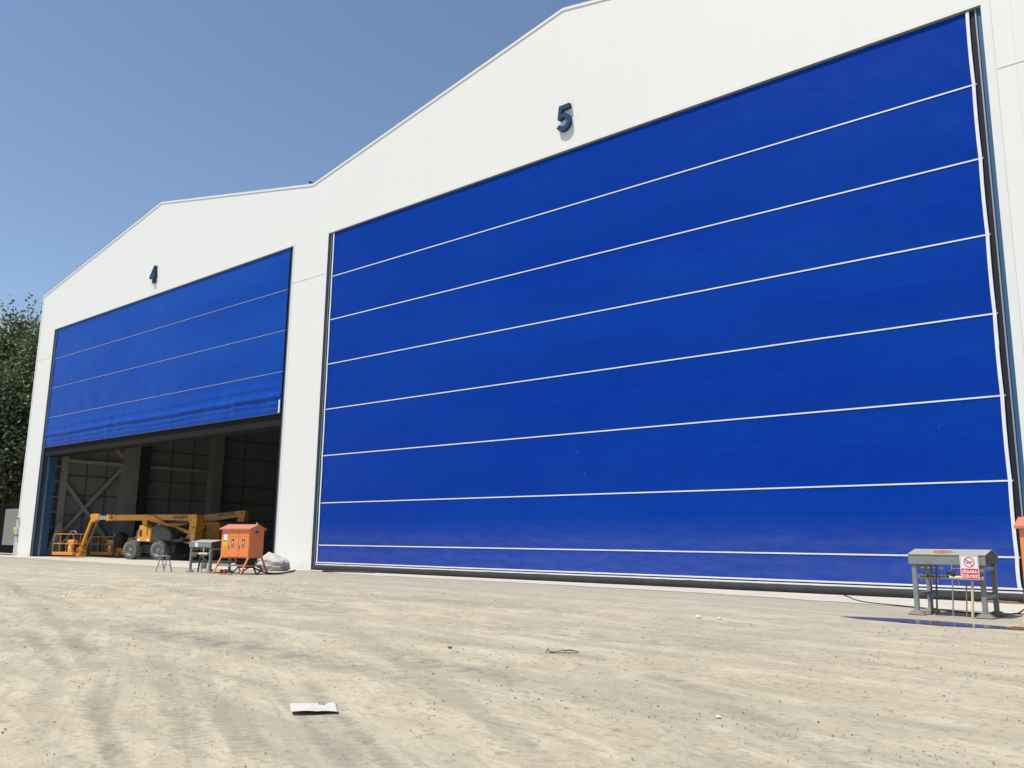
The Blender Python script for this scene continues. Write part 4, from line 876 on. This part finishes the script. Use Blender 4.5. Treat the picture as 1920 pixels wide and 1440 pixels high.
# junk under the left cabinet
jk = thing('transformer', 'dark welding transformer on struts under the left orange cabinet', 'machine', (-30.75, -5.15, 0), R(15))
MB().box(-.30, -.18, .22, .30, .18, .50).build('case', M['dark_metal'], jk, bevel=.03)
for a, b_ in (((-.28,-.15,.24),(-.45,-.3,0)), ((.28,-.15,.24),(-.05,-.35,0)), ((.25,.15,.24),(.38,.2,0)), ((-.25,.15,.24),(-.35,.2,0))): MB().bar(a, b_, .05, .05).build('strut', M['dark_metal'], jk)
def cable(pts, r, label, mat='cable'):
    P = [Vector(p) for p in pts]; out = []
    for i in range(len(P)-1):
        p0 = P[max(i-1,0)]; p1 = P[i]; p2 = P[i+1]; p3 = P[min(i+2,len(P)-1)]
        for k in range(8):
            t = k/8; out.append(0.5*((2*p1)+(-p0+p2)*t+(2*p0-5*p1+4*p2-p3)*t*t+(-p0+3*p1-3*p2+p3)*t**3))
    out.append(P[-1]); o0 = out[0].copy(); mb = MB().tube([q-o0 for q in out], r, 8); o = mb.build('cable', M[mat]); o.location = o0; return tag(o, label, 'cable')
cable([(-8.9,-.35,.02),(-8.4,-1.3,.02),(-7.95,-2.2,.015),(-7.39,-3.0,.015),(-6.88,-3.35,.015),(-6.0,-3.9,.015),(-4.94,-4.6,.015),(-4.25,-5.2,.035)], .016, 'thin dark cable crossing the pale threshold towards the gas stand')
cable([(-4.1,-4.7,.03),(-3.85,-4.75,.06),(-3.6,-4.9,.25),(-3.3,-5.2,.42)], .015, 'black cable looping up from the gas stand foot to the right cabinet')
cable([(-4.0,-4.45,.03),(-3.7,-4.3,.02),(-3.4,-4.35,.02),(-3.0,-4.6,.02),(-2.6,-4.4,.02)], .013, 'thin black cable lying right of the gas stand foot')
cable([(-30.3,-5.3,.35),(-30.0,-4.9,.10),(-29.6,-4.6,.03),(-30.5,-3.4,.03),(-31.6,-2.3,.03),(-33.0,-1.2,.03)], .03, 'black cable trailing from the left orange cabinet past the sack')
cable([(-31.2,-5.2,.30),(-30.9,-5.5,.42),(-30.5,-5.35,.52),(-30.1,-5.3,.40),(-29.9,-5.0,.22),(-29.7,-5.3,.03),(-29.3,-5.6,.02)], .03, 'black cable bundle hanging under the left orange cabinet')
cable([(-31.0,-1.2,.03),(-30.2,-.85,.03),(-29.4,-.55,.03),(-28.6,-.35,.03)], .035, 'dark hose lying against the foot of the pier')
cable([(-29.9,-6.25,.02),(-30.15,-6.35,.02),(-30.5,-6.4,.02),(-30.8,-6.3,.02)], .014, 'short rusty rod end lying at the front foot of the left cabinet', 'rust_pipe')
# rusty plate leaning at the foot of the closed door
rp = MB().prism([(-.55,0),(.55,0),(.35,.045),(-.2,.06)], -.10, .08).build('plate', M['rust_pipe']); rp.location = (-5.1, -.25, .01); tag(rp, 'rusty brown metal strip lying at the foot of the closed door', 'metal strip')
# leaflet
nx_, ny_ = 26, 14; U_, V_ = np.meshgrid(np.linspace(0, 1, nx_), np.linspace(0, 1, ny_))
c00, c10, c11, c01 = [np.array(p) for p in ((-5.76,-20.80), (-5.55,-20.52), (-5.90,-20.27), (-6.12,-20.56))]
PX = (c00[0]*(1-U_)+c10[0]*U_)*(1-V_)+(c01[0]*(1-U_)+c11[0]*U_)*V_; PY = (c00[1]*(1-U_)+c10[1]*U_)*(1-V_)+(c01[1]*(1-U_)+c11[1]*U_)*V_
PZ = .006+.016*np.clip(1-V_*2.2, 0, 1)*(1-U_*.7)+.005*np.abs(np.sin(U_*6))*(1-V_)+.004*np.sin(U_*3.1+V_)**2
pc = np.array([-5.83, -20.54]); v1 = np.stack([(PX-pc[0]).ravel(), (PY-pc[1]).ravel(), PZ.ravel()], 1)
m_, nt, b = new_mat('paper'); g = N(nt); v = g.coords()
g.put(b.inputs['Base Color'], g.mix(g.ramp(g.noise(v, 22, 4), [(0.45, 0), (0.7, 1)]), (0.63, 0.59, 0.54), (0.52, 0.48, 0.44))); b.inputs['Roughness'].default_value = 0.6; M['paper'] = m_
lf = np_mesh('leaflet', v1, grid_faces(nx_, ny_), M['paper']); lf.location = (pc[0], pc[1], 0.0); sm_ = lf.modifiers.new('s', 'SOLIDIFY'); sm_.thickness = .0015
tag(lf, 'dirty white folded leaflet lying in the foreground dust', 'leaflet')
def uvp(u, v_, dz=.0025):
    i = min(nx_-1, int(u*(nx_-1))); j = min(ny_-1, int(v_*(ny_-1))); k = j*nx_+i
    x_ = ((c00*(1-u)+c10*u)*(1-v_)+(c01*(1-u)+c11*u)*v_)-pc; return (x_[0], x_[1], PZ[j, i]+dz)
pr = MB()
for (u0, v0, u1, v1_) in ((.62,.80,.68,.96), (.70,.76,.76,.97), (.78,.84,.80,.95)): pr.add([uvp(u0,v0), uvp(u1,v0), uvp(u1,v1_), uvp(u0,v1_)], [(0,1,2,3)])
pr.build('printed_picture', M['trim_grey'], lf)
# wire strap
sp = MB().tube([(-.20,.0,.0),(-.17,.01,.05),(-.15,.01,.012),(-.05,-.02,.012),(.08,-.03,.014),(.19,-.01,.012),(.20,.02,.02),(.10,.05,.035),(.0,.04,.03),(-.10,.01,.012)], [.006,.010,.012,.005,.005,.005,.007,.010,.005,.004], 8).build('strap', M['stone'])
sp.location = (-6.6, -16.28, 0); sp.rotation_euler = (0, 0, R(35)); tag(sp, 'thin dark looped strap lying on the yard before the closed door', 'strap')
M['white_stone'] = paint('white_stone', (0.7, 0.68, 0.62), 0.8)
def lump(u, loc, s, label, mat='white_stone', nm='stone'):
    bm = bmesh.new(); bmesh.ops.create_icosphere(bm, subdivisions=2, radius=1)
    for v_ in bm.verts:
        q = v_.co; k = 1+.35*(float(fbm(np.array(q.x*2+u), np.array(q.y*2+q.z), 2, 5))-.5); v_.co = Vector((q.x*1.3, q.y*.9, q.z*.6))*k*s
    me = bpy.data.meshes.new(nm); bm.to_mesh(me); bm.free(); me.materials.append(M[mat]); o = bpy.data.objects.new(nm, me); C.objects.link(o); o.location = (*loc, s*.4); return tag(o, label, 'stone', 'loose stones worth noticing')

lump(1, (-8.05, -10.2), .05, 'white lump on the yard nearest the closed door foot')
lump(2, (-7.65, -10.15), .035, 'smaller white lump just right of its larger neighbour')
lump(3, (-3.33, -18.6), .018, 'tiny bright white stone in the right foreground')
lump(4, (-7.9, -16.9), .028, 'dark clod left of the looped strap', 'stone', 'clod')

# pigeon on the roof valley
pg = MB().tube([(.20,0,.035),(.13,0,.055),(.06,0,.075),(0,0,.09),(-.05,0,.115),(-.075,0,.155),(-.088,0,.195),(-.10,0,.215),(-.115,0,.21),(-.135,0,.203)], [.008,.022,.045,.058,.052,.034,.024,.025,.020,.004], 12).build('pigeon', M['feather'], None, sub=1)
pg.location = (-35.25, 0.02, ZE+.06+.05); pg.rotation_euler = (0, 0, R(-8)); pg.scale = (1.2, 1.2, 1.2)
tag(pg, 'dark pigeon perched in the valley between the gables', 'pigeon')
for s_ in (-1, 1):
    MB().tube([(-.04,s_*.045,.115),(.02,s_*.055,.10),(.09,s_*.045,.075),(.17,s_*.015,.05)], [.02,.034,.026,.004], 8).build('wing', M['feather'], pg)
    MB().tube([(-.005,s_*.02,.05),(-.01,s_*.02,-.03)], .005, 6).build('leg', M['brass'], pg)

# ------------------------------------------------------------ trees
def tree(name, label, loc, H, rad, base, nl, leafm, seed, limbs=26, lsz=.17, up=1.6, group='poplars behind the black hoarding'):
    r = np.random.default_rng(seed); t = thing(name, label, 'tree', loc, 0, group)
    tk = MB(); K = 12; tp = [(0.25*math.sin(k*.9+seed)*k/K, 0.25*math.cos(k*1.1+seed)*k/K, H*.93*k/K) for k in range(K+1)]
    tk.tube(tp, [max(.03, .028*H*(1-k/K)**.8) for k in range(K+1)], 10)
    cent = []; wts = []
    for i in range(limbs):
        f = (i+.5)/limbs; z0 = base+(H*.90-base)*f**.9; a = i*2.4+r.uniform(-.4, .4)
        L = rad*(1.0-.72*max(0, (f-.25)/.75)**1.3)*r.uniform(.65, 1.2); ux, uy = math.cos(a), math.sin(a)
        k0 = z0/(H*.93)*K; j = min(K-1, int(k0)); q = k0-j; p0 = Vector(tp[j]).lerp(Vector(tp[j+1]), q)
        p1 = p0+Vector((ux*L*.45, uy*L*.45, L*up*.35)); p2 = p0+Vector((ux*L*.85, uy*L*.85, L*up*.95)); p3 = p0+Vector((ux*L, uy*L, L*up*1.35))
        tk.tube([p0, p1, p2, p3], [.007*H*(1-f)+.03, .05, .03, .012], 6)
        for s in np.linspace(.15, 1.05, 9):
            P_ = p0*(1-s)**2+p1*2*s*(1-s)+p3*s*s if s <= 1 else p3+(p3-p2)*.3
            cent.append(P_+Vector(r.normal(0, .16*rad, 3))); wts.append(1.15-.5*s*f)
    for s in np.linspace(.75, 1.0, 8): cent.append(Vector(tp[-1])*s); wts.append(.6)
    tk.build('trunk', M['bark'], t)
    cent = np.array([tuple(c) for c in cent]); wts = np.array(wts); wts /= wts.sum()
    ci = r.choice(len(cent), nl, p=wts); csz = (.10+.16*r.uniform(0, 1, len(cent)))*rad
    pos = cent[ci]+r.normal(0, 1, (nl, 3))*csz[ci][:, None]*np.array([1, 1, 1.2])
    tone = np.clip(r.uniform(0, 1, len(cent))[ci]*.6+r.uniform(0, .4, nl), 0, 1)
    nrm = r.normal(0, 1, (nl, 3)); nrm[:, 2] += .5; nrm /= np.linalg.norm(nrm, axis=1)[:, None]
    tv = np.cross(nrm, r.normal(0, 1, (nl, 3))); tv /= np.linalg.norm(tv, axis=1)[:, None]; bv = np.cross(nrm, tv)
    s = (lsz*r.uniform(.5, 1.2, nl))[:, None]
    q = np.stack([pos-tv*s*.6, pos-bv*s*.45+nrm*s*.1, pos+tv*s*.7, pos+bv*s*.45+nrm*s*.1], 1).reshape(-1, 3)
    f_ = np.arange(nl*4).reshape(-1, 4)
    np_mesh('crown', q, f_, M[leafm], t, smooth=False, attrs={'tone': np.repeat(tone, 4)})
    return t
tree('poplar_tree', 'tall poplar cut by the left edge of the photo', (-97.5, 8.5, 0), 23.6, 4.2, 2.5, 15000, 'leaf_light', 3, 46, .34)
tree('poplar_tree', 'sparse-topped poplar nearest the hangar corner', (-86.3, 7.2, 0), 21.3, 2.9, 2.5, 10500, 'leaf_light', 8, 42, .30)
tree('broadleaf_tree', 'dark dense tree low between the two poplars', (-86, 3.9, 0), 15.0, 3.6, 1.2, 22000, 'leaf_dark', 12, 34, .32, 1.0, 'dark trees behind the black hoarding')
tree('broadleaf_tree', 'dark leafy tree tucked behind the hangar corner', (-80.5, 12.5, 0), 17.0, 4.2, 1.2, 22000, 'leaf_dark', 21, 36, .32, 1.0, 'dark trees behind the black hoarding')
tree('broadleaf_tree', 'dark bushy tree low at the left edge of the photo', (-92.5, 5.0, 0), 13.0, 4.2, 1.0, 20000, 'leaf_dark', 34, 32, .32, .9, 'dark trees behind the black hoarding')
tree('broadleaf_tree', 'dark far tree filling the gap behind both poplars', (-100, 20, 0), 19.0, 6.0, 1.0, 24000, 'leaf_dark', 41, 36, .40, .9, 'dark trees behind the black hoarding')
